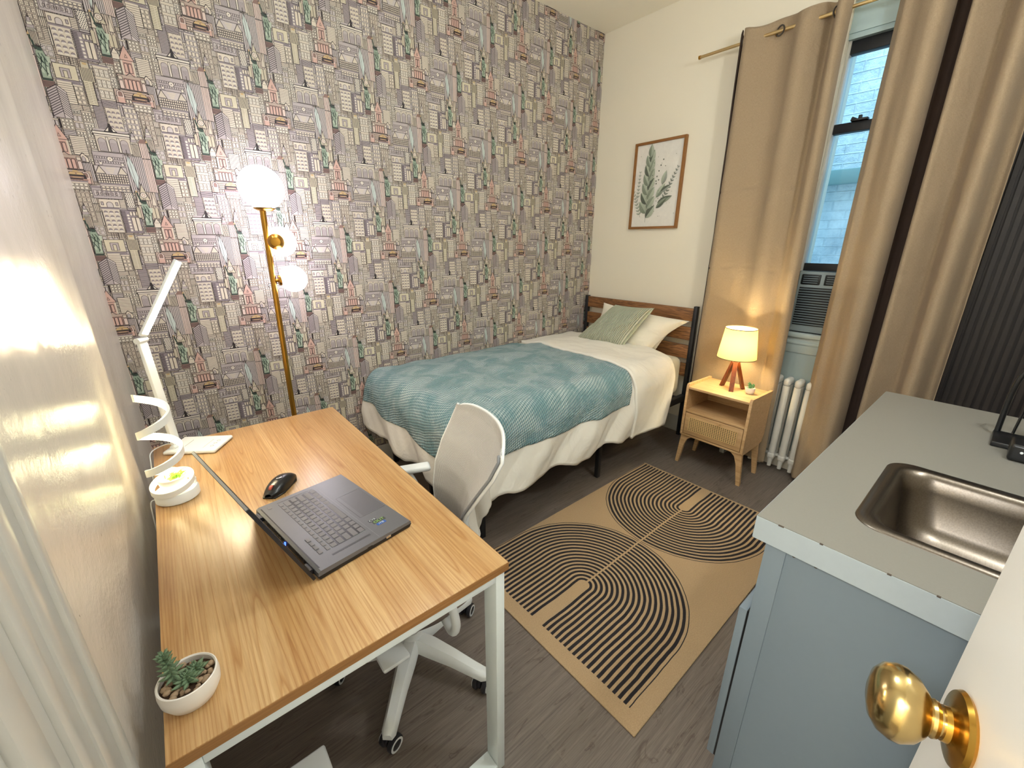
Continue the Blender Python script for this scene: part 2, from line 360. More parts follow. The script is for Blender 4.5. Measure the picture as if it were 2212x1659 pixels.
    def face(s, pts, col=None):
        f = s.bm.faces.new([s.bm.verts.new(p) for p in pts])
        if col is not None:
            if s.col is None: s.col = s.bm.loops.layers.float_color.new('Col')
            for lp in f.loops: lp[s.col] = col
        return f
    def paint(s, col, faces=None):
        if s.col is None: s.col = s.bm.loops.layers.float_color.new('Col')
        for f in (faces or s.bm.faces):
            for lp in f.loops: lp[s.col] = col
def obj(name, mb, m, parent=None, label=None, cat=None, group=None, kind=None, smooth=True, ang=38):
    bm = mb.bm
    if mb.col is None: bmesh.ops.recalc_face_normals(bm, faces=bm.faces) if mb.uv is None else None
    if smooth:
        for f in bm.faces: f.smooth = True
        for e in bm.edges:
            if len(e.link_faces) == 2 and e.calc_face_angle(0) > math.radians(ang): e.smooth = False
    me = bpy.data.meshes.new(name); bm.to_mesh(me); bm.free()
    o = bpy.data.objects.new(name, me); COL.objects.link(o); me.materials.append(m)
    if parent is None:
        xs = [v.co for v in me.vertices]
        off = Vector(((min(v.x for v in xs)+max(v.x for v in xs))/2, (min(v.y for v in xs)+max(v.y for v in xs))/2, min(v.z for v in xs)))
        if kind == 'structure': off = Vector((0, 0, 0))
        o.location = off
    else:
        r = parent
        off = ROOT[parent.name]; o.parent = parent
    ROOT[o.name] = off
    me.transform(Matrix.Translation(-off))
    if label: o['label'] = label
    if cat: o['category'] = cat
    if group: o['group'] = group
    if kind: o['kind'] = kind
    return o
def Rz(a, c=(0, 0, 0)): return Matrix.Translation(c) @ Matrix.Rotation(a, 4, 'Z')
def sn(x, y, z=0, s=1): return mnoise.noise(Vector((x*s, y*s, z*s)))

# =================================================================== SETTING
m = MB().box((XL-1.6, YF-.1, -.06), (XR+.12, YB+.12, 0)); obj('floor', m, M_FLOOR, kind='structure', label='grey-brown wood-look plank floor', cat='floor')
m = MB().box((XL-1.6, YF-.1, H), (XR+.2, YB+.2, H+.06)); obj('ceiling', m, M_CEIL, kind='structure', label='plain off-white ceiling', cat='ceiling')
# left plaster wall: a gently uneven surface with a chase near the corner, from the doorway to the wallpaper
m = MB()
def pw(u, v):
    y = .70+u*(YB+.02-.70); z = v*H
    ridge = 1.93-.16*max(0, (z-.5))/1.0+.01*math.sin(z*5)
    s_ = 1/(1+math.exp(-(y-ridge)/.018)); x = XL+.012*(1-s_)+.008*sn(y, z, 3, 1.7)*(1-s_)-.012*s_*(1-min(1, max(0, (YB-y)/.6)))*0
    x += .006*math.exp(-((y-ridge+.10)/.06)**2)
    return (x, y, z)
m.sheet(pw, 90, 90, thick=0, uvs=(2, 3)); m.box((XL-.12, .70, 0), (XL-.006, YB+.1, H)); m.box((XL-.12, -.16, 2.06), (XL, .70, H)); m.box((XL-.12, YF-.1, 0), (XL, -.16, H))
obj('wall_left', m, M_PLASTER, kind='structure', label='glossy grey-beige plaster wall left of the desk', cat='wall')
m = MB().box((XL-.13, .34, 0), (XL+.004, .70, 2.12)).box((XL, .34, 0), (XL+.014, .78, 2.16), .004).box((XL+.008, .752, 0), (XL+.020, .776, 2.16), .005).box((XL+.008, .690, 0), (XL+.018, .722, 2.16), .005).box((XL+.008, .628, 0), (XL+.021, .655, 2.16), .006).box((XL+.008, .54, 0), (XL+.024, .585, 2.16), .007).box((XL+.008, .42, 0), (XL+.028, .49, 2.16), .008)
m.box((XL, -.22, 2.04), (XL+.018, .78, 2.16), .004)
obj('trim_1', m, M_TRIM, kind='structure', label='painted door casing at the lower left edge', cat='door trim')
m = MB().box((XL-1.6, -.25, 0), (XL-1.5, 1.0, H)); m.box((XL-1.5, -.30, 0), (XL-.12, -.25, H)); m.box((XL-1.5, .85, 0), (XL-.12, .9, H))
obj('wall_hall', m, M_WHITEWALL, kind='structure', label='white hallway walls behind the doorway', cat='wall')
m = MB().box((XL, YF-.1, 0), (XR+.1, YF, H)); obj('wall_front', m, M_WHITEWALL, kind='structure', label='white wall behind the kitchen counter', cat='wall')
# window wall with its opening
WY0, WY1, WZ0, WZ1 = .385, 1.035, .93, 2.640
m = MB().box((XR, WY1, 0), (XR+.22, YB+.1, H)).box((XR, YF-.1, 0), (XR+.22, WY0, H)).box((XR, WY0, 0), (XR+.22, WY1, WZ0)).box((XR, WY0, WZ1), (XR+.22, WY1, H))
obj('wall_right', m, M_WHITEWALL, kind='structure', label='white wall with the window and picture', cat='wall', smooth=False)
m = MB().box((XR-.015, 1.62, 0), (XR, YB, .13), .004); obj('baseboard_right', m, M_TRIM, kind='structure')
m = MB().box((XL, YB-.016, 0), (XR-.016, YB-.0045, .14), .004); obj('baseboard_back', m, M_TRIM, kind='structure')
# slatted dark panel beside the window
m = MB().box((XR-.014, YF, 0), (XR-.0005, .352, H)); y = YF+.004
while y < .330:
    m.box((XR-.030, y, 0), (XR-.014, y+.0175, H)); y += .0292
g = NT('dark_slats', .6); v = g.tc.outputs['Object']; g.color(g.mix(g.noise(g.mapping(v, (40, 60, 2)), 1.5, 4), '1b1512', '2b221d')); M_SLAT = g.m
obj('trim_2', m, M_SLAT, kind='structure', label='dark brown slatted wood panel right of the curtains', cat='wall panel', smooth=False)

# ---------------------------------------------------------------- wallpaper wall
LN = 'v4a3740'
PAL = {k: tuple(x*(.76 if k != 'ln' else 1) for x in lin(c)[:3])+(1,) for k, c in dict(ln='2e2228', cr='f0e4d2', cr2='e6dac8', lil='c8bcbd', lil2='dad0ce', dlil='a0949a', pk='e4bcae', pk2='f1dbd1', dr='9a7a72', br='cab4a6', gn='a5b8a4', gn2='ccd8c4', dgn='3a4e44', cy='dae6e2', yl='e9dfc4', yl2='dacfb6', or_='dcbb88', wt='f6eee0', bk='2e2529', bg='cabdb6', tn='d6c6b6').items()}
SH = []                                                            # the shapes of one repeat: (layer, colour, points)
LAY = [0]
def P(col, pts, up=1):
    SH.append((LAY[0]+up, PAL[col], pts))
def Rr(col, x0, y0, x1, y1, up=1): P(col, [(x0, y0), (x1, y0), (x1, y1), (x0, y1)], up)
def Ob(col, x0, y0, x1, y1, up=1, w=.0016): Rr('ln', x0-w, y0-w, x1+w, y1+w, up); Rr(col, x0, y0, x1, y1, up+1)
def Ln(p, q, w=.0019, up=1, col='ln'):
    dx, dy = q[0]-p[0], q[1]-p[1]; L = math.hypot(dx, dy) or 1; nx, ny = -dy/L*w/2, dx/L*w/2
    P(col, [(p[0]+nx, p[1]+ny), (q[0]+nx, q[1]+ny), (q[0]-nx, q[1]-ny), (p[0]-nx, p[1]-ny)], up)
def Ar(col, x0, y0, x1, y1, up=1, w=.0016, n=7, pointed=False):
    """arched opening with an outline"""
    def sh(a, b, c, d):
        r = (c-a)/2; pts = [(a, b), (c, b)]
        if pointed: pts += [(c, d-r*1.4), (a+r*1.45, d-r*.5), (a+r, d), (a+r*.55, d-r*.5), (a, d-r*1.4)]
        else: pts += [(a+r+r*math.cos(PI*k/n), d-r+r*math.sin(PI*k/n)) for k in range(n+1)]
        return pts
    P('ln', sh(x0-w, y0-w, x1+w, y1+w), up); P(col, sh(x0, y0, x1, y1), up+1)
def Disc(col, x, y, r, up=1, n=10): P(col, [(x+r*math.cos(2*PI*k/n), y+r*math.sin(2*PI*k/n)) for k in range(n)], up)
def Grid(x0, y0, x1, y1, nx, ny, col='cr', fill=.62, up=3, arch=False, mull=False):
    dx, dy = (x1-x0)/nx, (y1-y0)/ny
    for i in range(nx):
        for j in range(ny):
            a = x0+dx*(i+(1-fill)/2); b = y0+dy*(j+(1-fill)/2); c = a+dx*fill; d = b+dy*fill
            if arch: Ar('dlil', a, b+dy*fill*.35, c, d, up, .0008, 4); Rr(col, a, b, c, b+dy*fill*.45, up+2)
            else: Ob(col, a, b, c, d, up, .0014)
            if mull: Ln(((a+c)/2, b), ((a+c)/2, d), .0008, up+2); Ln((a, (b+d)/2), (c, (b+d)/2), .0008, up+2)
def HS(x0, y0, x1, y1, n, up=2, w=.0018, col='ln'):
    for k in range(1, n): y = y0+(y1-y0)*k/n; Ln((x0, y), (x1, y), w, up, col)
def VS(x0, y0, x1, y1, n, up=2, w=.0018, col='ln'):
    for k in range(1, n): x = x0+(x1-x0)*k/n; Ln((x, y0), (x, y1), w, up, col)
def nxt(): LAY[0] += 7
# filler street of small houses
rg = random.Random(5); u = -.2635
while u < .2635:
    wd = min(rg.choice([.022, .03, .036]), .2635-u+1e-4); vv = -.19
    while vv < .125:
        hd = min(rg.choice([.03, .04, .055]), .125-vv+1e-4); c = rg.choice(['lil2', 'cr2', 'wt', 'lil2', 'tn', 'cr', 'cr'])
        Ob(c, u+.001, vv+.001, u+wd-.001, vv+hd-.001, 1); k = rg.random()
        if k < .4: Grid(u+.002, vv+.003, u+wd-.002, vv+hd-.006, max(2, int(wd/.010)), max(2, int(hd/.013)), 'wt', .62)
        elif k < .65: HS(u, vv, u+wd, vv+hd, max(4, int(hd/.0052)), 3)
        elif k < .85: VS(u, vv, u+wd, vv+hd, max(3, int(wd/.005)), 3)
        else: Grid(u+.002, vv+.002, u+wd-.002, vv+hd-.004, 2, 2, 'lil2', .7)
        Rr('ln', u, vv+hd-.004, u+wd, vv+hd-.0032, 6); vv += hd
    u += wd
nxt()
def building(col, x0, y0, x1, y1, nx, ny, win='cr', arch=False, mull=False, cornice=True, band=None):
    Ob(col, x0, y0, x1, y1, 1); top = y1-(.008 if cornice else .002)
    if cornice: Rr(band or 'dlil', x0-.002, y1-.004, x1+.002, y1+.001, 3); Rr('cr', x0-.001, y1-.007, x1+.001, y1-.0045, 3)
    Grid(x0+.001, y0+.001, x1-.001, top, nx, ny, win, .68, 3, arch, mull)
building('cr2', -.122, .05, -.078, .165, 3, 6, 'cr', True); nxt()
building('lil2', -.066, .02, -.026, .166, 3, 7, 'cr'); nxt()
building('tn', -.018, .03, .022, .166, 3, 7, 'cr', False, True); nxt()
Ob('lil', -.157, .045, -.127, .168, 1); HS(-.157, .045, -.127, .168, 24, 3, .0020); Rr('ln', -.150, .168, -.134, .172, 2); nxt()
Ob('lil', .032, .122, .120, .168, 1); Rr('dlil', .030, .160, .122, .166, 3); Grid(.034, .125, .118, .158, 6, 1, 'lil2', .6, 3); Grid(.04, .128, .112, .15, 6, 1, 'bg', .3, 5)
P('lil2', [(.05, .168), (.10, .168), (.075, .178)], 3); nxt()
Ob('cr', .044, .088, .106, .118, 1); Rr('dlil', .042, .084, .108, .087, 3); Ar('lil2', .066, .088, .084, .108, 3); Ob('lil', .050, .096, .055, .107, 3); Ob('lil', .095, .096, .100, .107, 3); nxt()
building('cr2', .046, -.012, .100, .084, 3, 5, 'wt', True); VS(.046, -.036, .1, -.012, 7, 3, .0016); nxt()
Ob('dlil', .105, -.012, .162, .078, 1); HS(.105, -.012, .118, .078, 18, 3, .0020)
for k in range(6): Disc('wt', .124, -.002+k*.012, .0042, 3, 8)
for a in (.133, .147): Ob('cr', a, -.004, a+.011, .05, 3)
Grid(.13, .055, .16, .076, 3, 1, 'cr', .7, 3); nxt()
# dotted tower
Ob('wt', .1315, .09, .1555, .215, 1)
for i in range(4):
    for j in range(20): Disc('bk', .1335+i*.0065+(.003 if j % 2 else 0), .094+j*.006, .0021, 3, 6)
nxt()
# yellow house with the gate
Ob('yl', .024, -.09, .086, -.042, 1); Ob('lil', .041, -.084, .066, -.055, 3); Ob('yl', .049, -.085, .058, -.063, 5); Rr('dlil', .022, -.098, .088, -.092, 3)
Ob('cr', .022, -.172, .064, -.098, 2); HS(.022, -.172, .064, -.098, 10, 4, .0014); building('cr2', .064, -.17, .092, -.1, 2, 4, 'cr'); nxt()
# stepped yellow tower
Ob('yl2', .096, -.085, .132, -.04, 1); Ob('yl2', .103, -.04, .125, -.022, 1); VS(.096, -.085, .132, -.04, 8, 3); Ob('yl', .098, -.165, .124, -.085, 1)
HS(.098, -.165, .124, -.085, 14, 3, .0011); Rr('cr', .112, -.16, .1135, -.085, 4); Rr('or_', .108, -.03, .12, -.023, 4); nxt()
building('cr2', .137, -.14, .181, -.022, 3, 3, 'wt', False, True); Ob('lil', .137, -.165, .181, -.142, 1); HS(.137, -.165, .181, -.142, 6, 3); nxt()
# striped terraces right of the church
Ob('cr', .276, -.035, .318, .03, 1); HS(.276, -.035, .318, .03, 10, 3, .0014)
P('ln', [(.283, -.062), (.314, -.062), (.314, -.045), (.2985, -.026), (.283, -.045)], 3); P('cr', [(.285, -.060), (.312, -.060), (.312, -.046), (.2985, -.030), (.285, -.046)], 4); Ar('lil', .294, -.058, .303, -.04, 5, pointed=True)
Ob('lil2', .29, -.13, .318, -.064, 1); VS(.29, -.13, .318, -.064, 6, 3); nxt()
# station facade with three arches
Ob('cr2', -.176, -.015, -.070, .042, 1); Rr('ln', -.182, .041, -.066, .060, 3); Rr('wt', -.180, .050, -.068, .057, 4); Rr('lil', -.174, .060, -.074, .067, 3); Rr('wt', -.178, .0425, -.069, .047, 4)
for a in (-.170, -.136, -.102):
    Ar('lil', a, -.013, a+.022, .034, 3, .0014); VS(a, -.013, a+.022, .02, 5, 5, .0008)
for a in (-.1445, -.1105): Ob('wt', a, -.013, a+.005, .038, 3)
P('bk', [(-.146, .058), (-.102, .058), (-.118, .078), (-.121, .090), (-.127, .090), (-.130, .078)], 5); P('wt', [(-.140, .062), (-.128, .076), (-.131, .062)], 6); P('wt', [(-.108, .062), (-.119, .074), (-.116, .062)], 6); nxt()
Ob('lil', -.198, -.068, -.100, -.018, 1); Grid(-.196, -.062, -.102, -.03, 12, 2, 'lil2', .5, 3); Disc('ln', -.149, -.042, .0105, 4); Disc('wt', -.149, -.042, .0085, 5); Disc('ln', -.149, -.042, .002, 6, 6)
for a in (-.185, -.118): Ob('wt', a, -.064, a+.008, -.056, 4)
nxt()
Ob('lil2', -.204, -.135, -.106, -.07, 1)
P('ln', [(-.207, -.099), (-.172, -.099), (-.1895, -.066)], 3); P('cr2', [(-.2035, -.097), (-.1755, -.097), (-.1895, -.071)], 4); P('ln', [(-.139, -.099), (-.104, -.099), (-.1215, -.066)], 3); P('cr2', [(-.1355, -.097), (-.1075, -.097), (-.1215, -.071)], 4)
for k in range(3): P('cr2', [(-.170+k*.004, -.075-k*.008), (-.141-k*.004, -.075-k*.008), (-.143-k*.004, -.080-k*.008), (-.168+k*.004, -.080-k*.008)], 4)
Grid(-.203, -.134, -.107, -.1, 13, 4, 'cr', .66, 3); building('lil2', -.2, -.165, -.11, -.137, 7, 2, 'cr'); nxt()
# striped towers and the pale glass spire
Ob('lil2', -.104, -.165, -.044, -.022, 1); VS(-.104, -.165, -.044, -.022, 10, 3, .0020)
P('ln', [(-.0905, -.018), (-.078, -.055), (-.070, -.105), (-.083, -.158), (-.095, -.10), (-.0995, -.05)], 4); P('cy', [(-.0905, -.022), (-.0795, -.055), (-.072, -.104), (-.083, -.151), (-.0935, -.10), (-.098, -.05)], 5); Ln((-.0905, -.02), (-.083, -.155), .0012, 6); Ln((-.0905, -.02), (-.0905, .0), .0018, 4); nxt()
Ob('pk2', -.044, -.160, -.018, .03, 1); P('dr', [(-.046, .03), (-.016, .03), (-.022, .046), (-.036, .046)], 2); VS(-.044, -.16, -.018, .03, 5, 3, .0016); Rr('ln', -.045, -.03, -.017, -.027, 4); Rr('pk2', -.037, -.158, -.034, .028, 4); nxt()
def chrys(x, top, bot, w):
    Ob('cr2', x-w, bot, x+w, top-.045, 1); VS(x-w, bot, x+w, top-.045, 6, 3)
    for k in range(4):
        ww = w*(1-k*.22); y0 = top-.052+k*.009; Ar('wt' if k % 2 == 0 else 'lil', x-ww, y0, x+ww, y0+.016, 2+k, .0012, 5)
    P('ln', [(x-.002, top-.012), (x+.002, top-.012), (x, top+.012)], 6)
chrys(-.0585, .075, -.022, .0115); nxt(); chrys(-.006, .100, .0, .0115); nxt()
# pointed church
Ob('pk', .226, -.045, .268, .016, 1); P('ln', [(.221, .012), (.272, .012), (.247, .068)], 3); P('pk', [(.2245, .014), (.2685, .014), (.247, .0635)], 4); P('dr', [(.241, .022), (.253, .022), (.247, .038)], 5); Disc('pk2', .247, .027, .002, 6, 6)
Rr('dr', .234, -.03, .260, .006, 3); Ar('pk', .2365, -.028, .2445, .002, 4); Ar('pk', .2495, -.028, .2575, .002, 4)
for a in (.226, .262): Rr('cr2', a, -.045, a+.006, .012, 3)
nxt()
Ob('br', .206, -.09, .290, -.040, 1); Rr('dr', .222, -.089, .276, -.050, 3)
for k in range(4): Ar('pk', .2245+k*.0125, -.088, .2335+k*.0125, -.054, 4)
for a in (.208, .278): Ar('pk2', a, -.088, a+.011, -.060, 3); Ob('cr2', a, -.056, a+.011, -.046, 3)
P('ln', [(.232, -.041), (.262, -.041), (.247, -.028)], 3); P('br', [(.236, -.0405), (.258, -.0405), (.247, -.031)], 4); nxt()
Ob('br', .184, -.142, .308, -.094, 1); HS(.206, -.142, .284, -.094, 6, 3)
for a in (.189, .279): P('ln', [(a-.003, -.120), (a+.027, -.120), (a+.012, -.090)], 3); Ar('pk2', a+.001, -.141, a+.022, -.098, 4); Ar('dr', a+.006, -.118, a+.017, -.102, 6, .001); Rr('pk', a+.001, -.141, a+.022, -.122, 6)
Grid(.214, -.141, .278, -.125, 7, 1, 'cr', .6, 4); nxt()
# yellow cab shaped roof
P('bk', [(.234, -.125), (.292, -.125), (.290, -.112), (.282, -.100), (.244, -.100), (.236, -.112)], 1); P('or_', [(.240, -.110), (.286, -.110), (.280, -.101), (.246, -.101)], 2); Rr('dr', .243, -.123, .283, -.116, 2); Rr('or_', .250, -.121, .276, -.1185, 3); P('or_', [(.252, -.100), (.274, -.100), (.268, -.094), (.258, -.094)], 2); Disc('dr', .263, -.106, .003, 3, 6)
Rr('dr', .232, -.131, .294, -.127, 1); nxt()
building('cr2', .236, -.165, .290, -.133, 4, 2, 'wt'); nxt()
# rose window church above the second statue
Ob('tn', .168, .045, .232, .155, 1); VS(.168, .045, .232, .155, 9, 3)
P('ln', [(.172, .12), (.214, .12), (.193, .19)], 3); P('yl2', [(.175, .122), (.211, .122), (.193, .184)], 4); Disc('ln', .193, .142, .0125, 5); Disc('wt', .193, .142, .0105, 6); Disc('br', .193, .142, .007, 7); Disc('wt', .193, .142, .0035, 8, 8)
for a in (.166, .216): P('ln', [(a-.002, .10), (a+.016, .10), (a+.007, .16)], 5); P('cr2', [(a, .102), (a+.014, .102), (a+.007, .154)], 6)
for a in (.158, .208, .220): Ar('yl2', a, .05, a+.010, .095, 5, pointed=True)
Ob('cr', .205, .012, .226, .03, 5); P('ln', [(.203, .03), (.228, .03), (.2155, .052)], 5); P('cr', [(.206, .031), (.225, .031), (.2155, .048)], 6); nxt()
LAY[0] += 2
def statue(x, y):
    def q(pts): return [(x+a, y+b) for a, b in pts]
    P('ln', q([(-.017, .0), (-.009, -.010), (-.014, -.03), (-.013, -.06), (-.015, -.1), (.015, -.1), (.014, -.075), (.018, -.048), (.021, -.03), (.013, -.022), (.008, -.004), (.004, .004), (-.003, .004)]), 1)
    P('gn', q([(-.012, -.014), (-.012, -.03), (-.011, -.06), (-.012, -.098), (.012, -.098), (.012, -.075), (.016, -.048), (.0185, -.032), (.012, -.025), (.007, -.008), (.0, -.002), (-.008, -.010)]), 2)
    P('dgn', q([(-.020, .034), (-.015, .034), (-.006, -.004), (-.011, -.010)]), 2); P('or_', q([(-.0215, .034), (-.014, .034), (-.017, .044)]), 3)
    P('dgn', q([(-.006, -.012), (.006, -.012), (.007, .0), (-.006, .0)]), 3)
    for k in range(5): an = PI*(.15+.175*k); Ln((x+.001, y-.001), (x+.001+.014*math.cos(an), y-.001+.012*math.sin(an)), .0018, 4, 'bk')
    P('gn2', q([(-.009, -.045), (-.002, -.05), (-.004, -.085), (-.010, -.08)]), 3); P('gn2', q([(.004, -.055), (.011, -.05), (.010, -.09), (.003, -.092)]), 3)
    for a in (((-.011, -.03), (.010, -.06)), ((-.011, -.05), (.006, -.085)), ((.002, -.02), (.012, -.045)), ((.0, -.03), (-.010, -.07)), ((-.006, -.02), (.0, -.05)), ((.007, -.03), (.002, -.09))): Ln((x+a[0][0], y+a[0][1]), (x+a[1][0], y+a[1][1]), .0026, 4, 'dgn')
    P('gn2', q([(.012, -.026), (.022, -.026), (.020, -.046), (.013, -.046)]), 3)
    Rr('dgn', x-.014, y-.106, x+.014, y-.1, 2); Rr('dr', x-.017, y-.128, x+.016, y-.106, 2); HS(x-.017, y-.128, x+.016, y-.106, 5, 4)
statue(0, 0); nxt(); statue(.189, .118); nxt()
# corner skyscraper
P('ln', [(-.014, -.135), (.017, -.113), (.017, -.225), (-.014, -.225)], 1); P('lil', [(-.0125, -.137), (.016, -.117), (.016, -.225), (-.0125, -.225)], 2)
P('ln', [(.017, -.113), (.041, -.135), (.041, -.225), (.017, -.225)], 1); P('lil2', [(.018, -.117), (.0395, -.136), (.0395, -.225), (.018, -.225)], 2)
for k in range(11): Ln((-.0125, -.144-k*.0078), (.016, -.124-k*.0078), .0022, 3); Ln((.018, -.126-k*.0082), (.0395, -.145-k*.0082), .0022, 3)
m = MB(); DX, DV = .2635, .315; U0, V0 = -.029, 2.128
YW = YB
m.face([(XL-.03, YW, -.02), (XR+.05, YW, -.02), (XR+.05, YW, H+.03), (XL-.03, YW, H+.03)], PAL['bg'])
m.bm.free(); m.bm = bmesh.new(); m.col = m.bm.loops.layers.float_color.new('Col')
verts, faces, fcols = [], [], []
def addf(pts, c, lay):
    i = len(verts)
    for u, v in pts: verts.append((min(max(u, XL-.03), XR+.04), YW-.00002*lay, min(max(v, -.01), H+.02)))
    faces.append(tuple(range(i, i+len(pts)))); fcols.append(c)
addf([(XL-.03, -.02), (XR+.05, -.02), (XR+.05, H+.03), (XL-.03, H+.03)], PAL['bg'], 0)
for row in range(-6, 10):
    for k in range(-8, 22):
        if (k+row) % 2: continue
        ou, ov = U0+DX*k, V0+DV*(-row)
        if ou+.33 < XL-.03 or ou-.27 > XR+.04 or ov+.23 < 0 or ov-.24 > H: continue
        for lay, c, pts in SH:
            P2 = [(ou+a, ov+b) for a, b in pts]
            if max(p[0] for p in P2) < XL-.03 or min(p[0] for p in P2) > XR+.04 or max(p[1] for p in P2) < 0 or min(p[1] for p in P2) > H+.02: continue
            addf(P2, c, lay)
me = bpy.data.meshes.new('wall_back'); me.from_pydata(verts, [], faces); ca = me.color_attributes.new('Col', 'FLOAT_COLOR', 'CORNER')
flat = []
for f, c in zip(faces, fcols): flat += list(c)*len(f)
ca.data.foreach_set('color', flat)
# keep every face looking into the room
me.polygons.foreach_get
bmx = bmesh.new(); bmx.from_mesh(me)
for f in bmx.faces:
    f.normal_update()
    if f.normal.y > 0: f.normal_flip()
# solid wall body behind the paper
r_ = bmesh.ops.create_cube(bmx, size=1); bmesh.ops.scale(bmx, vec=(XR-XL+.3, .1, H+.04), verts=r_['verts']); bmesh.ops.translate(bmx, vec=((XL+XR)/2+.02, YW+.055, H/2+.01), verts=r_['verts'])
bmx.to_mesh(me); bmx.free(); me.materials.append(M_PAPER)
wo = bpy.data.objects.new('wall_back', me); COL.objects.link(wo); wo['kind'] = 'structure'; wo['label'] = 'wall papered with a line-drawn city skyline pattern'; wo['category'] = 'wall'

# ---------------------------------------------------------------- window, outside wall
ROOTW = top_empty('window_1', (XR+.05, (WY0+WY1)/2, WZ0), 'black-framed sash window between the curtains', 'window', kind='structure')
WX = XR+.045
def wbox(*b, mb=None, bev=.002): (mb).box(*b, bev); return mb
m = MB(); A, B = WX, WX+.05
m.box((A, WY0, 2.415), (B, WY1, 2.475), .003).box((A, WY0, 2.04), (B, WY1, 2.088), .003).box((A+.01, WY0, 1.30), (B, WY1, 1.345), .003).box((A, WY0, 1.30), (B, WY0+.04, 2.475), .003)
obj('window_frame', m, M_BLACKMETAL, ROOTW)
obj('side_stop', MB().box((A-.01, WY1-.014, 1.30), (B+.02, WY1-.0005, 2.475), .002), M_TRIM, ROOTW)
m = MB().box((A+.02, WY0+.03, 2.085), (A+.026, WY1-.01, 2.42)).box((A+.03, WY0+.03, 1.34), (A+.036, WY1-.01, 2.045)); obj('pane', m, gm, ROOTW)
m = MB().box((A-.02, .87, 2.088), (A+.02, .945, 2.098), .002).box((A-.01, .90, 2.098), (A+.01, .915, 2.115), .002).tube([(A, .925, 2.098), (A, .945, 2.108)], .006); obj('sash_lock', m, M_BLACKMETAL, ROOTW)
m = MB().box((XR-.03, WY0-.04, .90), (XR+.2, WY1+.06, .93), .006).box((XR-.012, WY0-.03, .80), (XR, WY1+.05, .90), .004).box((XR-.018, WY0-.03, .855), (XR, WY1+.05, .875), .005); obj('window_sill', m, MATS.get('shade_grey_sill') or mat('shade_grey_sill', 'aab6b4', .4, vary=(6, .06)), ROOTW)  # sill greyed to carry the shade beside the curtain
m = MB().box((XR+.018, WY0+.001, 2.4755), (XR+.10, WY1-.001, 2.639)).box((XR+.010, WY0+.001, 2.50), (XR+.018, WY1-.001, 2.515)); obj('window_header', m, mat('daylight_tint_header', 'a9bcbc', .5, vary=(4, .08)), ROOTW)  # blue-grey puts the window's daylight tint into the header colour
obj('under_sill_shade_panel', MB().box((XR-.006, WY0-.04, .14), (XR-.0005, WY1+.075, .898), .001), mat('shade_grey_panel', '98a5a3', .5, vary=(5, .06)), ROOTW)  # added grey sheet, paints the curtain's shade onto the wall below the sill
# neighbouring building
m = MB().box((4.7, -2.2, -.5), (4.9, 3.6, 6.5)); nb_ = obj('neighbour_building', m, M_BRICK, label='pale painted brick wall of the building outside the window', cat='building')
ROOT['neighbour_building'] = nb_.location.copy()
m = MB().box((4.60, -2.2, 1.93), (4.70, 3.6, 2.04), .01); obj('ledge', m, mat('weathered_ledge', '7d9a98', .8), nb_, label='grey-green ledge')
lamp('window_daylight', 'AREA', (4.0, .7, 4.6), 62, (.50, .76, 1.0), 2.2, target=(4.7, .9, 1.2))

# ---------------------------------------------------------------- door with knob
DA = math.radians(15); HG = Vector((XL+.02, -.135, 0)); dx = Vector((math.cos(DA), math.sin(DA), 0)); dn = Vector((-math.sin(DA), math.cos(DA), 0))
DM = Matrix((dx, dn, Vector((0, 0, 1)))).transposed().to_4x4(); DM.translation = HG
DL = .785
dr_ = obj('door_1', MB().box((0, -.035, .012), (DL, 0, 2.03), .003, mtx=DM), M_DOOR, kind='structure', label='open white door with brass knob at the lower right', cat='door')
KP = HG+dx*(DL-.064)+Vector((0, 0, .980))
m = MB().lathe([(0, .0), (.036, .0), (.0385, .003), (.036, .007), (.028, .009), (.021, .010), (.0175, .012), (.017, .0165), (.0, .0165)], KP, 40, dn)
ros = obj('knob_plate', m, M_BRASS, dr_)
m = MB().lathe([(_r_*1.20, _z_*1.08) for _r_, _z_ in [(.0120, .010), (.0120, .0175), (.0150, .0185), (.0160, .0215), (.0150, .0240), (.0200, .0275), (.0270, .0340), (.0318, .0440), (.0318, .0510), (.0285, .0600), (.0210, .0665), (.0110, .0695), (0, .0700)]], KP, 40, dn)
obj('door_knob', m, mat('worn_brass', 'c9b078', .2, 1, bump=(55, .12, .0015), vary=(35, .22)), dr_)

# =================================================================== DESK
X1, Y0, Y1 = .636, .742, 2.016
desk = top_empty('desk', (.318, 1.38, 0), 'oak-topped desk with white metal loop legs along the left wall', 'desk')
m = MB().box((.0, Y0, DZ-.022), (X1, Y1, DZ), .0015); obj('desktop', m, M_OAK, desk)
m = MB().box((.0, Y0-.0012, DZ-.0215), (X1+.0008, Y0-.0001, DZ-.0012)).box((X1, Y0, DZ-.0215), (X1+.0012, Y1, DZ-.0012)); obj('edge_band', m, M_OAKSIDE, desk)
def loop(y0, y1):
    m = MB(); t = .026; a, b = .012, X1-.006; zt = DZ-.022
    m.box((a, y0, 0), (a+t, y1, zt), .002).box((b-t, y0, 0), (b, y1, zt), .002).box((a+t, y0, zt-.026), (b-t, y1, zt), .002).box((a+t, y0, 0), (b-t, y1, .026), .002); return m
obj('leg_frame', loop(Y0+.006, Y0+.056), M_WHITEMETAL, desk); obj('leg_frame', loop(Y1-.056, Y1-.006), M_WHITEMETAL, desk)
m = MB().box((.05, Y0+.056, DZ-.055), (.075, Y1-.056, DZ-.023), .002).box((X1-.09, Y0+.056, DZ-.055), (X1-.065, Y1-.056, DZ-.023), .002); obj('cross_rail', m, M_WHITEMETAL, desk)

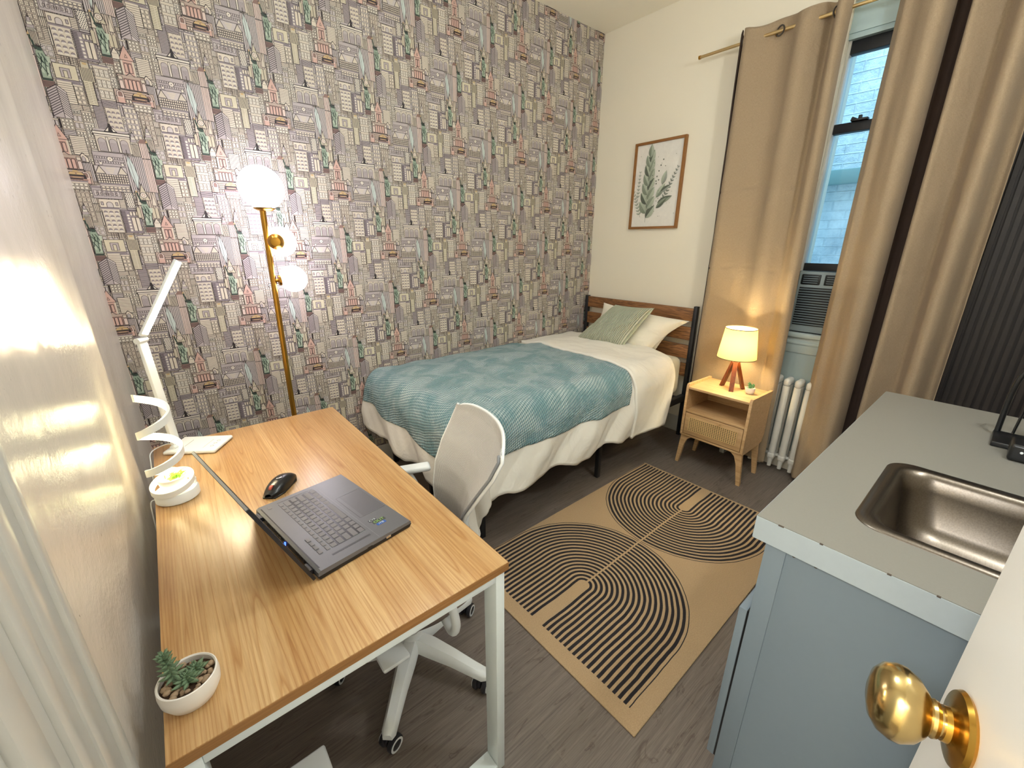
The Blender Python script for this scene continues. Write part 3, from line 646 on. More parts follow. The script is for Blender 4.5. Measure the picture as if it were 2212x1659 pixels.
# ---------------------------------------------------------------- laptop
TL, BL_ = Vector((.212, 1.321, 0)), Vector((.275, .958, 0)); ex = (BL_-TL).normalized(); ey = Vector((-ex.y, ex.x, 0))   # ex along the hinge, ey toward the user
if ey.x < 0: ey = -ey
LW, LD = .357, .250; LO = (TL+BL_)/2-ex*LW/2; LO.z = DZ
LM = Matrix((ey, ex, Vector((0, 0, 1)))).transposed().to_4x4(); LM.translation = LO
if LM.determinant() < 0: pass
def L3(a, b, c): return LM @ Vector((a, b, c))       # a: depth from hinge, b: along hinge, c: up
lap = top_empty('laptop', (LO.x+.13, LO.y-.15, DZ), 'open dark grey gaming laptop on the desk with its screen edge-on', 'laptop')
M_LAP = mat('laptop_metal', '6a6b70', .36, .25, vary=(60, .04)); M_KEY = mat('laptop_keys', '6f6d71', .5, vary=(80, .05))
m = MB(); pr = [(0, .004), (0, .016), (.004, .021), (LD-.004, .0185), (LD, .016), (LD-.006, .004)]
m.prism([(0, .006), (.002, .019), (.008, .0225), (LD-.003, .0195), (LD, .015), (LD-.008, .004), (.01, .003)], lambda u, v, w_: L3(u, w_, v), LW); obj('base', m, M_LAP, lap, ang=25); obj('underside', MB().prism([(.004, .002), (-.0004, .0105), (LD+.0004, .0105), (LD-.006, .002)], lambda u, v, w_: L3(u, w_-.0004, v), LW+.0008), M_BLACKPLASTIC, lap)
def topz(a): return .0226-(a-.008)/(LD-.011)*.003
def keybox(m, a0, b0, a1, b1, h=.0018, up=0):
    z0 = topz((a0+a1)/2)
    for v in m.box((0, 0, 0), (1, 1, 1)).bm.verts[-8:]:
        v.co = L3(a0+(a1-a0)*v.co.x, b0+(b1-b0)*v.co.y, z0-.0006+up+(h+.0006)*v.co.z)
kw = obj('keyboard_bed', (lambda mm: (mm.bm.verts.ensure_lookup_table(), mm)[1])(MB()), M_KEY, lap) if False else None
class KB(MB):
    def kb(s, a0, b0, a1, b1, h=.0018):
        z0 = topz((a0+a1)/2); c = [L3(a, b, z0+z) for z in (-.0006, h) for a, b in ((a0, b0), (a1, b0), (a1, b1), (a0, b1))]
        i = .0008; c[4:] = [L3(a, b, z0+h) for a, b in ((a0+i, b0+i), (a1-i, b0+i), (a1-i, b1-i), (a0+i, b1-i))]
        V = [s.bm.verts.new(p) for p in c]
        for q in ((3, 2, 1, 0), (4, 5, 6, 7), (0, 1, 5, 4), (1, 2, 6, 5), (2, 3, 7, 6), (3, 0, 4, 7)): s.bm.faces.new([V[k] for k in q])
        return s
# dark gaps under the keys, then the keys themselves
m = KB().kb(.008, .013, .012, .345, .0004); obj('vent_slot', m, M_BLACKPLASTIC, lap)
kbd = obj('keyboard_well', KB().kb(.045, .024, .150, .306, .0003), M_BLACKPLASTIC, lap)
# b=0 is the far end (user's right), b=LW the near end
rows = [(.0485, .0100, [.0172]*14), (.0612, .0155, [.0172]*13+[.0295]), (.0795, .0155, [.026]+[.0172]*12+[.0205]), (.0978, .0155, [.0295]+[.0172]*11+[.036]), (.1161, .0155, [.039]+[.0172]*10+[.045]), (.1344, .0150, [.0205, .0172, .0172, .0205, .094, .0172, .0205, .0172, .0172, .0172])]
kn = 0
for a0, dh, ws in rows:
    tot = sum(ws)+.0034*(len(ws)-1); sc_ = (.278+.0)/tot; b = .304
    for w0 in ws:
        obj('key', KB().kb(a0, b-w0*sc_, a0+dh-.0008, b, .0012), M_KEY, lap, smooth=False); b -= (w0+.0034)*sc_
for k in range(4): obj('macro_key', KB().kb(.030, .304-.020*k-.0165, .0395, .304-.020*k), M_KEY, lap, smooth=False)
m = KB().kb(.022, .020, .032, .032, .0006); obj('power_button', m, M_KEY, lap)
m = KB()
for k in range(52): m.kb(.050+k*.0019, .323, .0508+k*.0019, .331, .0003)
obj('speaker_grille', m, M_BLACKPLASTIC, lap); m = KB()
for k in range(52): m.kb(.050+k*.0019, .0145, .0508+k*.0019, .0195, .0003)
obj('speaker_grille', m, M_BLACKPLASTIC, lap)
m = KB().kb(.168, .118, .2425, .248, .00025); tp = obj('touchpad', m, mat('touchpad', '5a5a60', .3, vary=(60, .02)), lap)
m = KB().kb(.1672, .1172, .1680, .2488, .0004).kb(.1672, .1172, .2430, .1180, .0004).kb(.1672, .2480, .2430, .2488, .0004); obj('touchpad_edge', m, M_BLACKPLASTIC, lap)
m = KB().kb(.1575, .004, .1585, LW-.004, .0003); obj('seam', m, mat('pale_seam', '8b8b90', .4), lap)
# rear vents
m = MB()
for k in range(60):
    b = .030+k*.005
    if k in (0, 59): continue
    m.prism([(-.0008, .007), (-.0008+.0018, .0175), (.003, .0175), (.003, .007)], lambda u, v, w_, b=b: L3(u, b+w_, v), .0026)
obj('rear_vent', m, M_BLACKPLASTIC, lap)
m = MB().prism([(-.002, .006), (-.002, .014), (.002, .014), (.002, .006)], lambda u, v, w_: L3(u, .185+w_, v), .006); obj('status_light', m, emis('blue_led', '4a70ff', 1.5), lap)
for a0 in (.122, .174): obj('side_port', MB().prism([(a0, .0065), (a0, .0125), (a0+.013, .0125), (a0+.013, .0065)], lambda u, v, w_: L3(u, LW-.002+w_, v), .0025), M_CHROME if a0 > .15 else M_BLACKPLASTIC, lap)
# screen lid leaning back 22 degrees
th = math.radians(22.2); lu = Vector((-math.sin(th), 0, math.cos(th)))
def S3(h, b, t): return LM @ (Vector((-.006, b, .013))+Vector((lu.x*h, 0, lu.z*h))+Vector((-lu.z*t, 0, lu.x*t)))
def sbox(m, h0, b0, t0, h1, b1, t1):
    c = [S3(h, b, t) for t in (t0, t1) for h, b in ((h0, b0), (h1, b0), (h1, b1), (h0, b1))]; V = [m.bm.verts.new(p) for p in c]
    for q in ((3, 2, 1, 0), (4, 5, 6, 7), (0, 1, 5, 4), (1, 2, 6, 5), (2, 3, 7, 6), (3, 0, 4, 7)): m.bm.faces.new([V[k] for k in q])
    return m
m = sbox(MB(), -.004, .002, -.001, .243, LW-.002, .006); lid = obj('screen_lid', m, mat('lid_metal', '33343a', .35, .5), lap)
m = sbox(MB(), .012, .008, -.0016, .238, LW-.008, -.0008); obj('display', m, mat('dark_display', '08090b', .15), lap)
m = sbox(MB(), .243, .004, .000, .2445, LW-.004, .005); sbox(m, .0, .0005, 0, .243, .0022, .005); obj('lid_edge', m, mat('lid_edge_grey', '8b8e92', .4, .4), lap)
for b in (.022, LW-.050): obj('hinge', MB().tube([L3(-.004, b, .014), L3(-.004, b+.028, .014)], .0065, 14), MATS['lid_metal'], lap); obj('hinge_cover', MB().prism([(-.004, .008), (-.004, .0175), (.006, .0175), (.006, .008)], lambda u, v, w_, b=b: L3(u, b+.008+w_, v), .010), M_CHROME, lap)
# stickers with their writing
def text(body, mtx, size, m_, parent, name='lettering'):
    cu = bpy.data.curves.new(name, 'FONT'); cu.body = body; cu.size = size; cu.extrude = .00005; cu.align_x = 'CENTER'; cu.align_y = 'CENTER'
    t = bpy.data.objects.new(name, cu); COL.objects.link(t); bpy.context.view_layer.update()
    me = bpy.data.meshes.new_from_object(t); bpy.data.objects.remove(t); bpy.data.curves.remove(cu)
    me.transform(mtx); me.transform(Matrix.Translation(-ROOT[parent.name])); me.materials.append(m_)
    o = bpy.data.objects.new(name, me); COL.objects.link(o); o.parent = parent; ROOT[o.name] = ROOT[parent.name]; return o
M_STB = mat('sticker_blue', '2456a8', .35); M_STG = mat('sticker_green', '8fbf5a', .35); M_STK = mat('sticker_black', '1d1f24', .35); M_STW = mat('sticker_white', 'c8d4d8', .4)
def stick(a0, b0, a1, b1, mm, txt, size, tm):
    s_ = obj('sticker', KB().kb(a0, b0, a1, b1, .0005), mm, lap); c = L3((a0+a1)/2, (b0+b1)/2, topz((a0+a1)/2)+.0007)
    xa = -ex; ya = -ey   # reads for the user sitting in front
    xa, ya = -ex*-1, None
    tx = ex*-1; R_ = Matrix((ey, -ex, Vector((0, 0, 1)))).transposed().to_4x4(); R_.translation = c
    text(txt, R_, size, tm, s_); return s_
stick(.172, .276, .194, .287, M_STK, 'CYR', .0100, M_STW); stick(.176, .288, .212, .301, mat('sticker_dark', '3a4238', .4), 'OLIT', .0135, M_STG); stick(.180, .302, .206, .313, M_STB, 'iTB', .0105, M_STW)

# ---------------------------------------------------------------- mouse
mo = top_empty('computer_mouse', (.293, 1.428, DZ), 'black gaming mouse with red scroll wheel on the desk behind the laptop', 'mouse')
fwd = Vector((-.09, -.105, 0)).normalized(); sd = Vector((fwd.y, -fwd.x, 0)); MC = Vector((.296, 1.43, DZ))
def M3(a, b, c): return MC+fwd*a+sd*b+Vector((0, 0, c))
def mouse_pt(u, v):
    a = -.062+u*.124; t = (a+.062)/.124
    wd = .034*(math.sin(PI*min(1, max(0, .08+t*.9)))**.42)*(1-.10*math.sin(PI*t)); hh = .040*(math.sin(PI*(.06+.80*t))**.7)*(1-.35*t)
    an = PI*v; return M3(a, -wd*math.cos(an), hh*math.sin(an)**.6*(1+.1*math.cos(an))+.002)
m = MB().sheet(mouse_pt, 28, 20); 
m.prism([(-.06, -.02), (-.04, -.031), (.03, -.031), (.061, -.018), (.061, .018), (.03, .031), (-.04, .031), (-.06, .02)], lambda u, v, w_: M3(u, v, w_+.001), .004)
obj('mouse_body', m, M_BLACKPLASTIC, mo)
m = MB().tube([M3(.038, -.003, .020), M3(.038, .005, .020)], .011, 20); obj('scroll_wheel', m, mat('red_glow_wheel', 'c05a48', .35), mo)
m = MB().box((-.002, -.003, 0), (.014, .003, .004), .001, mtx=Matrix.Translation(M3(.008, 0, .034))); obj('mouse_button', m, M_CHROME, mo)

# ---------------------------------------------------------------- folding LED desk lamp
led = top_empty('desk_lamp', (.13, 1.93, DZ), 'white folding LED bar desk lamp with flat charging base on the desk', 'lamp')
la = math.radians(-33.6); LC = Vector((.132, 1.918, DZ)); LR = Matrix.Translation(LC) @ Matrix.Rotation(la, 4, 'Z')
m = MB().box((-.086, -.064, .001), (.086, .064, .014), .006, 4, mtx=LR)
lb = obj('lamp_base', m, M_WHITEPLASTIC, led)
m = MB()
for k in range(3): m.lathe([(.0042, .0142), (.0055, .0146), (.0055, .0142)], LR @ Vector((.06-.0, -.028+.022*k, 0)), 16)
m.box((.035, -.04, .0141), (.036, .03, .0144), mtx=LR).box((-.035, -.025, .0141), (-.0335, .03, .0144), mtx=LR)
obj('touch_buttons', m, mat('grey_print', '8e8e8a', .5), led)
ab = Vector((.068, 1.935, DZ+.022)); at = Vector((.053, 1.95, 1.139)); hb_ = Vector((.072, 1.95, 1.165)); ht_ = Vector((.200, 1.95, 1.390))
def bar(a, b, w_, t, sidev):
    a, b = Vector(a), Vector(b); z = (b-a); L = z.length; z.normalize(); x = Vector(sidev)-z*z.dot(Vector(sidev)); x.normalize(); y = z.cross(x)
    M_ = Matrix((x, y, z)).transposed().to_4x4(); M_.translation = a; return MB().box((-w_/2, -t/2, 0), (w_/2, t/2, L), min(t, w_)*.25, mtx=M_), M_, L
sv = (.55, .83, 0)
m, _, _ = bar(ab, at, .036, .012, sv); obj('lamp_arm', m, M_WHITEPLASTIC, led)
m = MB().tube([ab-Vector((.55, .83, 0))*-.022+Vector((0, 0, -.003)), ab+Vector((.55, .83, 0))*-.022+Vector((0, 0, -.003))], .009, 16); obj('lamp_joint', m, M_WHITEPLASTIC, led); obj('lamp_joint', MB().tube([at-Vector(sv)*.021, at+Vector(sv)*.021], .010, 16), M_WHITEPLASTIC, led)
m, HM, HL = bar(at+Vector((.006, 0, .012)), ht_, .030, .009, (ht_-at).cross(Vector((.7, -.6, -.415)))); obj('lamp_head', m, M_WHITEPLASTIC, led)
# LED strip on the side of the head that faces the desk
m = MB().box((-.0125, -.0050, .010), (.0125, -.0040, HL-.004), mtx=HM)
obj('led_strip', m, emis('led_strip_light', 'ffe9bd', 90), led)

# ---------------------------------------------------------------- spiral lamp with its small pot
sp = top_empty('spiral_lamp', (.054, 1.562, DZ), 'white spiral LED ribbon lamp with a small potted plant in its base', 'lamp')
SCN = Vector((.054, 1.565, DZ))
m = MB().lathe([(0, .001), (.050, .001), (.053, .004), (.053, .026), (.050, .030), (0, .030)], SCN, 48); obj('lamp_foot', m, M_WHITEPLASTIC, sp)
def tilt_ring(c, r, hw, tz, emitmat=None):
    pts = []; ups = []
    for k in range(65):
        a = 2*PI*k/64; pts.append(c+Vector((r*math.cos(a), r*math.sin(a), tz*(math.cos(a)*.6+math.sin(a)*.8)))); ups.append((0, 0, 1))
    return pts, ups
pts, ups = tilt_ring(SCN+Vector((-.004, 0, .051)), .049, .007, .014); m = MB().ribbon(pts, .008, .004, ups); obj('lamp_ring', m, M_WHITEPLASTIC, sp)
pts2, _ = tilt_ring(SCN+Vector((-.004, 0, .051)), .0440, .007, .014); m = MB().ribbon(pts2, .0052, .0007, ups); obj('ring_light', m, emis('ring_glow', 'fff3c8', 3.0), sp)
pts, ups, pin = [], [], []
for k in range(161):
    t = (k-30)/120; th_ = PI+t*2*PI*1.75; r = .0465-.010*t; z = .832+.1135*t*1.75-DZ
    c = SCN+Vector((-.005-.002*t, 0, z)); pts.append(c+Vector((r*math.cos(th_), r*math.sin(th_), 0))); pin.append(c+Vector(((r-.0042)*math.cos(th_), (r-.0042)*math.sin(th_), 0))); ups.append((0, 0, 1))
m = MB().ribbon(pts, .0105, .0036, ups); rb = obj('spiral_ribbon', m, M_WHITEPLASTIC, sp)
m = MB().ribbon(pin, .0062, .0008, ups); obj('ribbon_light', m, emis('spiral_light', 'fff0b8', 20), sp)
# the ribbon's foot: from the tilted ring up to the ribbon's lower end
m = MB().tube([SCN+Vector((.044, .006, .030)), SCN+Vector((.045, .006, .046))], .006, 10); obj('ribbon_support', m, M_WHITEPLASTIC, sp)
pc = SCN+Vector((-.002, 0, .030)); pt = top_empty('plant_pot', pc, 'tiny white pot with bright green grass inside the spiral lamp', 'potted plant')
m = MB().lathe([(0, .0), (.022, .0), (.030, .010), (.034, .028), (.0345, .040), (.0325, .042), (.031, .036), (.0, .034)], pc, 36); obj('pot', m, M_CERAMIC, pt)
m = MB().lathe([(.0305, .034), (.0, .0355)], pc, 24); obj('gravel', m, mat('yellow_gravel', 'a8965a', .9, bump=(400, .8, .004), vary=(300, .3)), pt)
m = MB(); rg = random.Random(3)
for k in range(34):
    a = rg.uniform(0, 2*PI); r = rg.uniform(0, .020); b0 = pc+Vector((r*math.cos(a), r*math.sin(a), .034)); d_ = Vector((rg.uniform(-.018, .018)+.012, rg.uniform(-.012, .018), rg.uniform(.006, .016)))
    m.tube([b0, b0+d_*.5+Vector((0, 0, .005)), b0+d_], [.0014, .0012, .0003], 5)
m.paint(lin('8fce3a')); obj('grass_tuft', m, M_PLANT, pt)

# ---------------------------------------------------------------- succulents
def leafy(name, c, label, r, h, colr, kind=0):
    t = top_empty(name, c, label, 'potted plant'); c = Vector(c)
    m = MB().lathe([(0, 0), (r*.62, 0), (r*.80, h*.10), (r*.97, h*.42), (r*1.0, h*.72), (r*.97, h*.98), (r*.93, h), (r*.89, h*.96), (r*.90, h*.6), (0, h*.6)], c, 44); obj('bowl', m, M_CERAMIC, t)
    return t, c
pot, c = leafy('succulent_bowl', (.040, .836, DZ), 'white ceramic bowl with grey-green succulents at the near end of the desk', .0420, .048, 0)
m = MB().lathe([(.0376, .036), (0, .038)], c, 30); obj('soil', m, M_SOIL, pot)
m = MB(); rg = random.Random(11)
for k in range(60):
    a = rg.uniform(0, 2*PI); r = .033*math.sqrt(rg.random()); s_ = rg.uniform(.0032, .0062)
    m.ball(c+Vector((r*math.cos(a), r*math.sin(a), .039+rg.uniform(-.001, .002))), s_, 8, (1, rg.uniform(.7, 1), .7))
pb = obj('pebbles', m, mat('brown_pebbles', '9a8268', .7, vary=(60, .35)), pot); pb['kind'] = 'stuff'
def rosette(m, c, R_, layers, n, tilt, pointy=.5, thick=.25, lean=Vector((0, 0, 1))):
    q = Vector((0, 0, 1)).rotation_difference(lean.normalized())
    for L in range(layers):
        for k in range(n):
            a = 2*PI*(k+.5*(L % 2))/n+L*.3; el = math.radians(tilt+L*(80-tilt)/max(1, layers)); ln = R_*(1-.16*L)
            d_ = q @ Vector((math.cos(a)*math.cos(el), math.sin(a)*math.cos(el), math.sin(el))); b0 = c+q @ Vector((0, 0, L*R_*.10))
            m.tube([b0, b0+d_*ln*.35, b0+d_*ln*.7, b0+d_*ln], [ln*.10, ln*.17, ln*.13, ln*.01], 6)
m = MB()
rosette(m, c+Vector((.0, -.006, .042)), .024, 5, 7, 15); rosette(m, c+Vector((.012, .006, .042)), .020, 4, 7, 20)
stem = [c+Vector((-.014, .004, .038)), c+Vector((-.020, .006, .058)), c+Vector((-.022, .008, .076)), c+Vector((-.020, .008, .092))]
m.tube(stem, .0035, 7)
for k in range(6):
    p_ = stem[0].lerp(stem[3], .3+.14*k); rosette(m, p_, .019-.001*k, 1, 6, 8+k*9)
rosette(m, stem[3], .015, 3, 6, 35)
m.paint(lin('6f8668')); obj('succulents', m, M_PLANT, pot)

# ---------------------------------------------------------------- cords in the gap behind the desk
def spline(pts, n=10):
    pts = [Vector(p) for p in pts]; out = []
    P_ = [pts[0]]+pts+[pts[-1]]
    for i in range(1, len(P_)-2):
        for k in range(n):
            t = k/n; a, b, c_, d_ = P_[i-1:i+3]; out.append(.5*((2*b)+(c_-a)*t+(2*a-5*b+4*c_-d_)*t*t+(3*b-a-3*c_+d_)*t**3))
    return out+[pts[-1]]
m = MB().tube(spline([(.062, 1.97, .748), (.035, 1.99, .745), (-.004, 1.955, .742), (-.010, 1.90, .72), (-.012, 1.80, .64), (-.010, 1.74, .50), (-.012, 1.74, .2), (-.012, 1.74, .004)]), .0018, 8); obj('power_cord', m, M_WHITEPLASTIC, label='thin white cord hanging from the folding desk lamp', cat='cord', group='lamp cords behind the desk')
m = MB().tube(spline([(.004, 1.575, .742), (-.008, 1.57, .740), (-.012, 1.565, .70), (-.014, 1.555, .62), (-.012, 1.52, .56), (-.012, 1.50, .3), (-.012, 1.50, .004)]), .0018, 8); obj('power_cord', m, M_WHITEPLASTIC, label='thin pale cord hanging behind the spiral lamp', cat='cord', group='lamp cords behind the desk')

# ---------------------------------------------------------------- white bin under the desk
wb_ = top_empty('waste_bin', (.11, .85, 0), 'white plastic bin with rounded corners under the desk', 'bin')
m = MB().box((.02, .775, .002), (.212, .925, .29), .022, 4); obj('bin_body', m, M_WHITEPLASTIC, wb_)
m = MB().box((.014, .770, .290), (.218, .932, .302), .0055, 3); obj('bin_lid', m, M_WHITEPLASTIC, wb_)

# ---------------------------------------------------------------- floor lamp
FX, FY = .548, 2.44
fl = top_empty('floor_lamp', (FX, FY, 0), 'brass floor lamp with three glowing globes against the city wallpaper', 'lamp')
m = MB().lathe([(0, .001), (.13, .001), (.132, .006), (.125, .018), (.02, .022), (0, .022)], (FX, FY, 0), 44); obj('lamp_foot', m, M_BRASSLAMP, fl)
PT = Vector((.569, 2.43, 1.602))
m = MB().tube([(FX, FY, .02), (FX+.008, FY, .8), PT], .0125, 20); obj('pole', m, M_BRASSLAMP, fl)
G1 = Vector((.578, 2.43, 1.682)); G2 = Vector((.628, 2.455, 1.452)); G3 = Vector((.652, 2.43, 1.280))
m = MB().lathe([(0, -.098), (.030, -.096), (.044, -.088), (.046, -.084), (.0, -.084)], G1, 32); obj('globe_cap', m, M_BRASSLAMP, fl)
m = MB().lathe([(0, -.002), (.036, .0), (.034, .010), (.020, .026), (0, .028)], Vector((.596, 2.398, 1.452)), 32, (-.28, -.96, .0)).tube([(.566, 2.43, 1.44), (.600, 2.405, 1.452)], .008, 12); obj('globe_cap', m, M_BRASSLAMP, fl)
m = MB().tube([(.562, 2.432, 1.275), (.60, 2.43, 1.275)], .008, 12).lathe([(0, 0), (.022, .0), (.026, .012), (.0, .016)], (.585, 2.43, 1.276), 28, (1, 0, 0)); obj('globe_cap', m, M_BRASSLAMP, fl)
M_GLOBE = emis('globe_glow', 'f8f0fb', 8.0)
for c_, r_g in ((G1, .092), (G2, .068), (G3, .062)): obj('globe', MB().ball(c_, r_g, 40), M_GLOBE, fl)

# =================================================================== OFFICE CHAIR
CC = Vector((.577, 1.205, 0))
ch = top_empty('office_chair', CC, 'white swivel office chair with grey mesh back tucked under the desk', 'chair')
m = MB().lathe([(0, .075), (.036, .075), (.040, .095), (.036, .135), (.030, .16), (0, .16)], CC, 28)
angs = [math.radians(-132.3+72*k) for k in range(5)]
obj('hub', m, M_WHITEPLASTIC, ch)
def arm_sweep(m, a):
    d_ = Vector((math.cos(a), math.sin(a), 0)); s_ = Vector((-d_.y, d_.x, 0)); rings = []
    for t, z, w_, h_ in ((.02, .115, .030, .026), (.08, .112, .030, .026), (.16, .100, .025, .022), (.235, .082, .022, .018), (.275, .074, .021, .016), (.290, .071, .014, .011)):
        c_ = CC+d_*t+Vector((0, 0, z)); rings.append([m.bm.verts.new(c_+s_*w_*x+Vector((0, 0, h_*y))) for x, y in ((-1, -.9), (-1, .2), (-.6, .9), (.6, .9), (1, .2), (1, -.9))])
    for A_, B_ in zip(rings, rings[1:]):
        for k in range(6): m.bm.faces.new((A_[k], A_[(k+1) % 6], B_[(k+1) % 6], B_[k]))
    m.bm.faces.new(rings[0][::-1]); m.bm.faces.new(rings[-1]); return m
for k, a in enumerate(angs):
    obj('base_arm', arm_sweep(MB(), a), M_WHITEPLASTIC, ch, ang=50)
    d_ = Vector((math.cos(a), math.sin(a), 0)); c_ = CC+d_*.268; fa = -1.25+.10*k; ax = Vector((math.cos(fa), math.sin(fa), 0))
    m = MB().tube([c_+Vector((0, 0, .030)), c_+Vector((0, 0, .066))], .008, 10); m.lathe([(.020, -.006), (.024, -.003), (.024, .003), (.020, .006)], c_+Vector((0, 0, .036)), 16, ax)
    for s_ in (-1, 1): m.lathe([(0, -.009), (.022, -.009), (.0262, -.006), (.0262, .006), (.022, .009), (0, .009)], c_+ax*.017*s_+Vector((0, 0, .0265)), 24, ax)
    cs = obj('castor', m, M_RUBBER, ch)
    m = MB()
    for s_ in (-1, 1): m.lathe([(.0165, 0), (.0225, 0), (.0225, .0012), (.0165, .0012), (.0165, 0)], c_+ax*(.0264*s_)+Vector((0, 0, .0265)), 24, ax*s_)
    obj('wheel_ring', m, M_WHITEPLASTIC, cs)
m = MB().tube([CC+Vector((0, 0, .15)), CC+Vector((0, 0, .26))], .026, 20).tube([CC+Vector((0, 0, .26)), CC+Vector((0, 0, .355))], .015, 16); obj('gas_column', m, M_WHITEPLASTIC, ch)
bk = Vector((.94, -.34, 0)).normalized(); sdv = Vector((-bk.y, bk.x, 0))      # back direction and side direction (toward +y)
def C3(a, b, z): return CC+bk*a+sdv*b+Vector((0, 0, z))
m = MB()
for (a0, b0, z0, a1, b1, z1, bv) in ((-.12, -.10, .350, .12, .10, .376, .006),):
    MM = Matrix((bk, sdv, Vector((0, 0, 1)))).transposed().to_4x4(); MM.translation = CC; m.box((a0, b0, z0), (a1, b1, z1), bv, mtx=MM)
obj('seat_plate', m, M_WHITEPLASTIC, ch)
obj('tilt_lever', MB().box((.395, .985, .318), (.475, 1.20, .334), .006, 2), M_WHITEPLASTIC, ch)
def seat_pt(u, v):
    a = (u-.5)*2; b = (v-.5)*2; k = 1-.19*(a*a*b*b); rr = 1-.06*abs(a)**3
    ed = max(abs(a), abs(b)); z = .435-.035*max(0, ed-.75)**2*16*.5+.006*math.cos(a*2); return C3(a*.225*k-.01, b*.235*k*rr, z)
m = MB().sheet(seat_pt, 26, 26, thick=.058); obj('seat', m, mat('brown_grey_mesh_seat', '77685f', .8, bump=(200, .3, .002), vary=(90, .08)), ch, label='brown-grey cushioned seat')
# mesh back: rows of near/far end points, bowed away from the desk
rowsB = [(.925, (.742, .905), (.862, 1.300)), (.90, (.728, .888), (.856, 1.306)), (.85, (.705, .900), (.832, 1.312)), (.79, (.680, .930), (.795, 1.312)), (.72, (.660, .968), (.760, 1.305)), (.64, (.655, 1.000), (.738, 1.290)), (.56, (.668, 1.030), (.732, 1.270))]
def back_pt(u, v):
    t = v*(len(rowsB)-1); i = min(int(t), len(rowsB)-2); f = t-i; A_, B_ = rowsB[i], rowsB[i+1]
    z = A_[0]*(1-f)+B_[0]*f; n_ = Vector(A_[1]).lerp(Vector(B_[1]), f); r_2 = Vector(A_[2]).lerp(Vector(B_[2]), f); p_ = n_.lerp(r_2, u)
    bow = .055*(1-(2*u-1)**2); cor = 0
    if v < .12: cor = (1-v/.12)**2*.022*abs(2*u-1)**6
    q_ = Vector((p_.x, p_.y, z-cor+.004*(1-(2*u-1)**2)*(1-v)))+bk*bow; return q_
m = MB().sheet(back_pt, 36, 48, thick=.0025, uvs=(.43, .40)); obj('mesh_back', m, M_MESH, ch)
edge = [back_pt(u/20, 0) for u in range(21)]+[back_pt(1, v/24) for v in range(1, 25)]+[back_pt(1-u/20, 1) for u in range(1, 21)]+[back_pt(0, 1-v/24) for v in range(1, 24)]
m = MB().tube([p_+bk*.006 for p_ in edge], .0052, 12, closed=True, up=None); obj('back_frame', m, M_WHITEPLASTIC, ch)
m = MB().tube([back_pt(0, v/30)-bk*.003+sdv*.006 for v in range(1, 30)], .0042, 8); obj('piping', m, mat('grey_piping', '7f8288', .7), ch)
m = MB().tube(spline([C3(.02, 0, .365), C3(.16, 0, .36), C3(.235, 0, .40), C3(.215, 0, .47), C3(.203, 0, .54), C3(.212, 0, .62)]), .015, 12); obj('back_support', m, M_WHITEPLASTIC, ch)
for s_ in (-1, 1):
    m = MB().tube(spline([C3(.08, .12*s_, .366), C3(.10, .235*s_, .370), C3(.11, .262*s_, .42), C3(.09, .264*s_, .53), C3(.05, .262*s_, .632)]), .013, 12)
    ar = obj('armrest', m, M_WHITEPLASTIC, ch)
    MM = Matrix((bk, sdv, Vector((0, 0, 1)))).transposed().to_4x4(); MM.translation = CC; m = MB().box((-.115, .235*s_-.0, .632), (.135, .282*s_, .655), .010, 3, mtx=MM) if s_ > 0 else MB().box((-.115, -.282, .632), (.135, -.235, .655), .010, 3, mtx=MM)
    obj('arm_pad', m, M_WHITEPLASTIC, ar)

# =================================================================== BED
bed = top_empty('bed', (2.1, 2.12, 0), 'single bed with black metal frame and plank headboard along the papered wall', 'bed')
BX0, BX1, BY0, BY1 = 1.15, 3.12, 1.605, 2.630
for y_ in (BY0, BY1): obj('headboard_post', MB().box((3.105, y_-.014, 0), (3.140, y_+.014, 1.022 if y_ == BY0 else 1.012), .002), M_BLACKMETAL, bed)
for z0, z1 in ((.912, 1.004), (.768, .866), (.626, .728), (.486, .586)): obj('headboard_plank', MB().box((3.112, BY0+.014, z0), (3.134, BY1-.014, z1), .002), M_RUSTIC, bed)
for y_ in (BY0, BY1): obj('side_rail', MB().box((BX0, y_-.018, .295), (3.105, y_+.018, .345), .002), M_BLACKMETAL, bed)
for x_ in (BX0+.01, 2.10, 2.98): obj('cross_rail', MB().box((x_-.018, BY0+.018, .300), (x_+.018, BY1-.018, .340), .002), M_BLACKMETAL, bed)
for x_, y_ in ((BX0+.02, BY0), (BX0+.02, BY1), (2.10, BY0), (2.10, BY1), (BX0+.02, 2.12), (2.10, 2.12)): obj('leg', MB().box((x_-.014, y_-.014, 0), (x_+.014, y_+.014, .296), .002), M_BLACKMETAL, bed)
m = MB()
for k in range(9): m.box((BX0+.12+k*.215, BY0+.018, .330), (BX0+.16+k*.215, BY1-.018, .345), .001)
obj('slats', m, M_BLACKMETAL, bed)
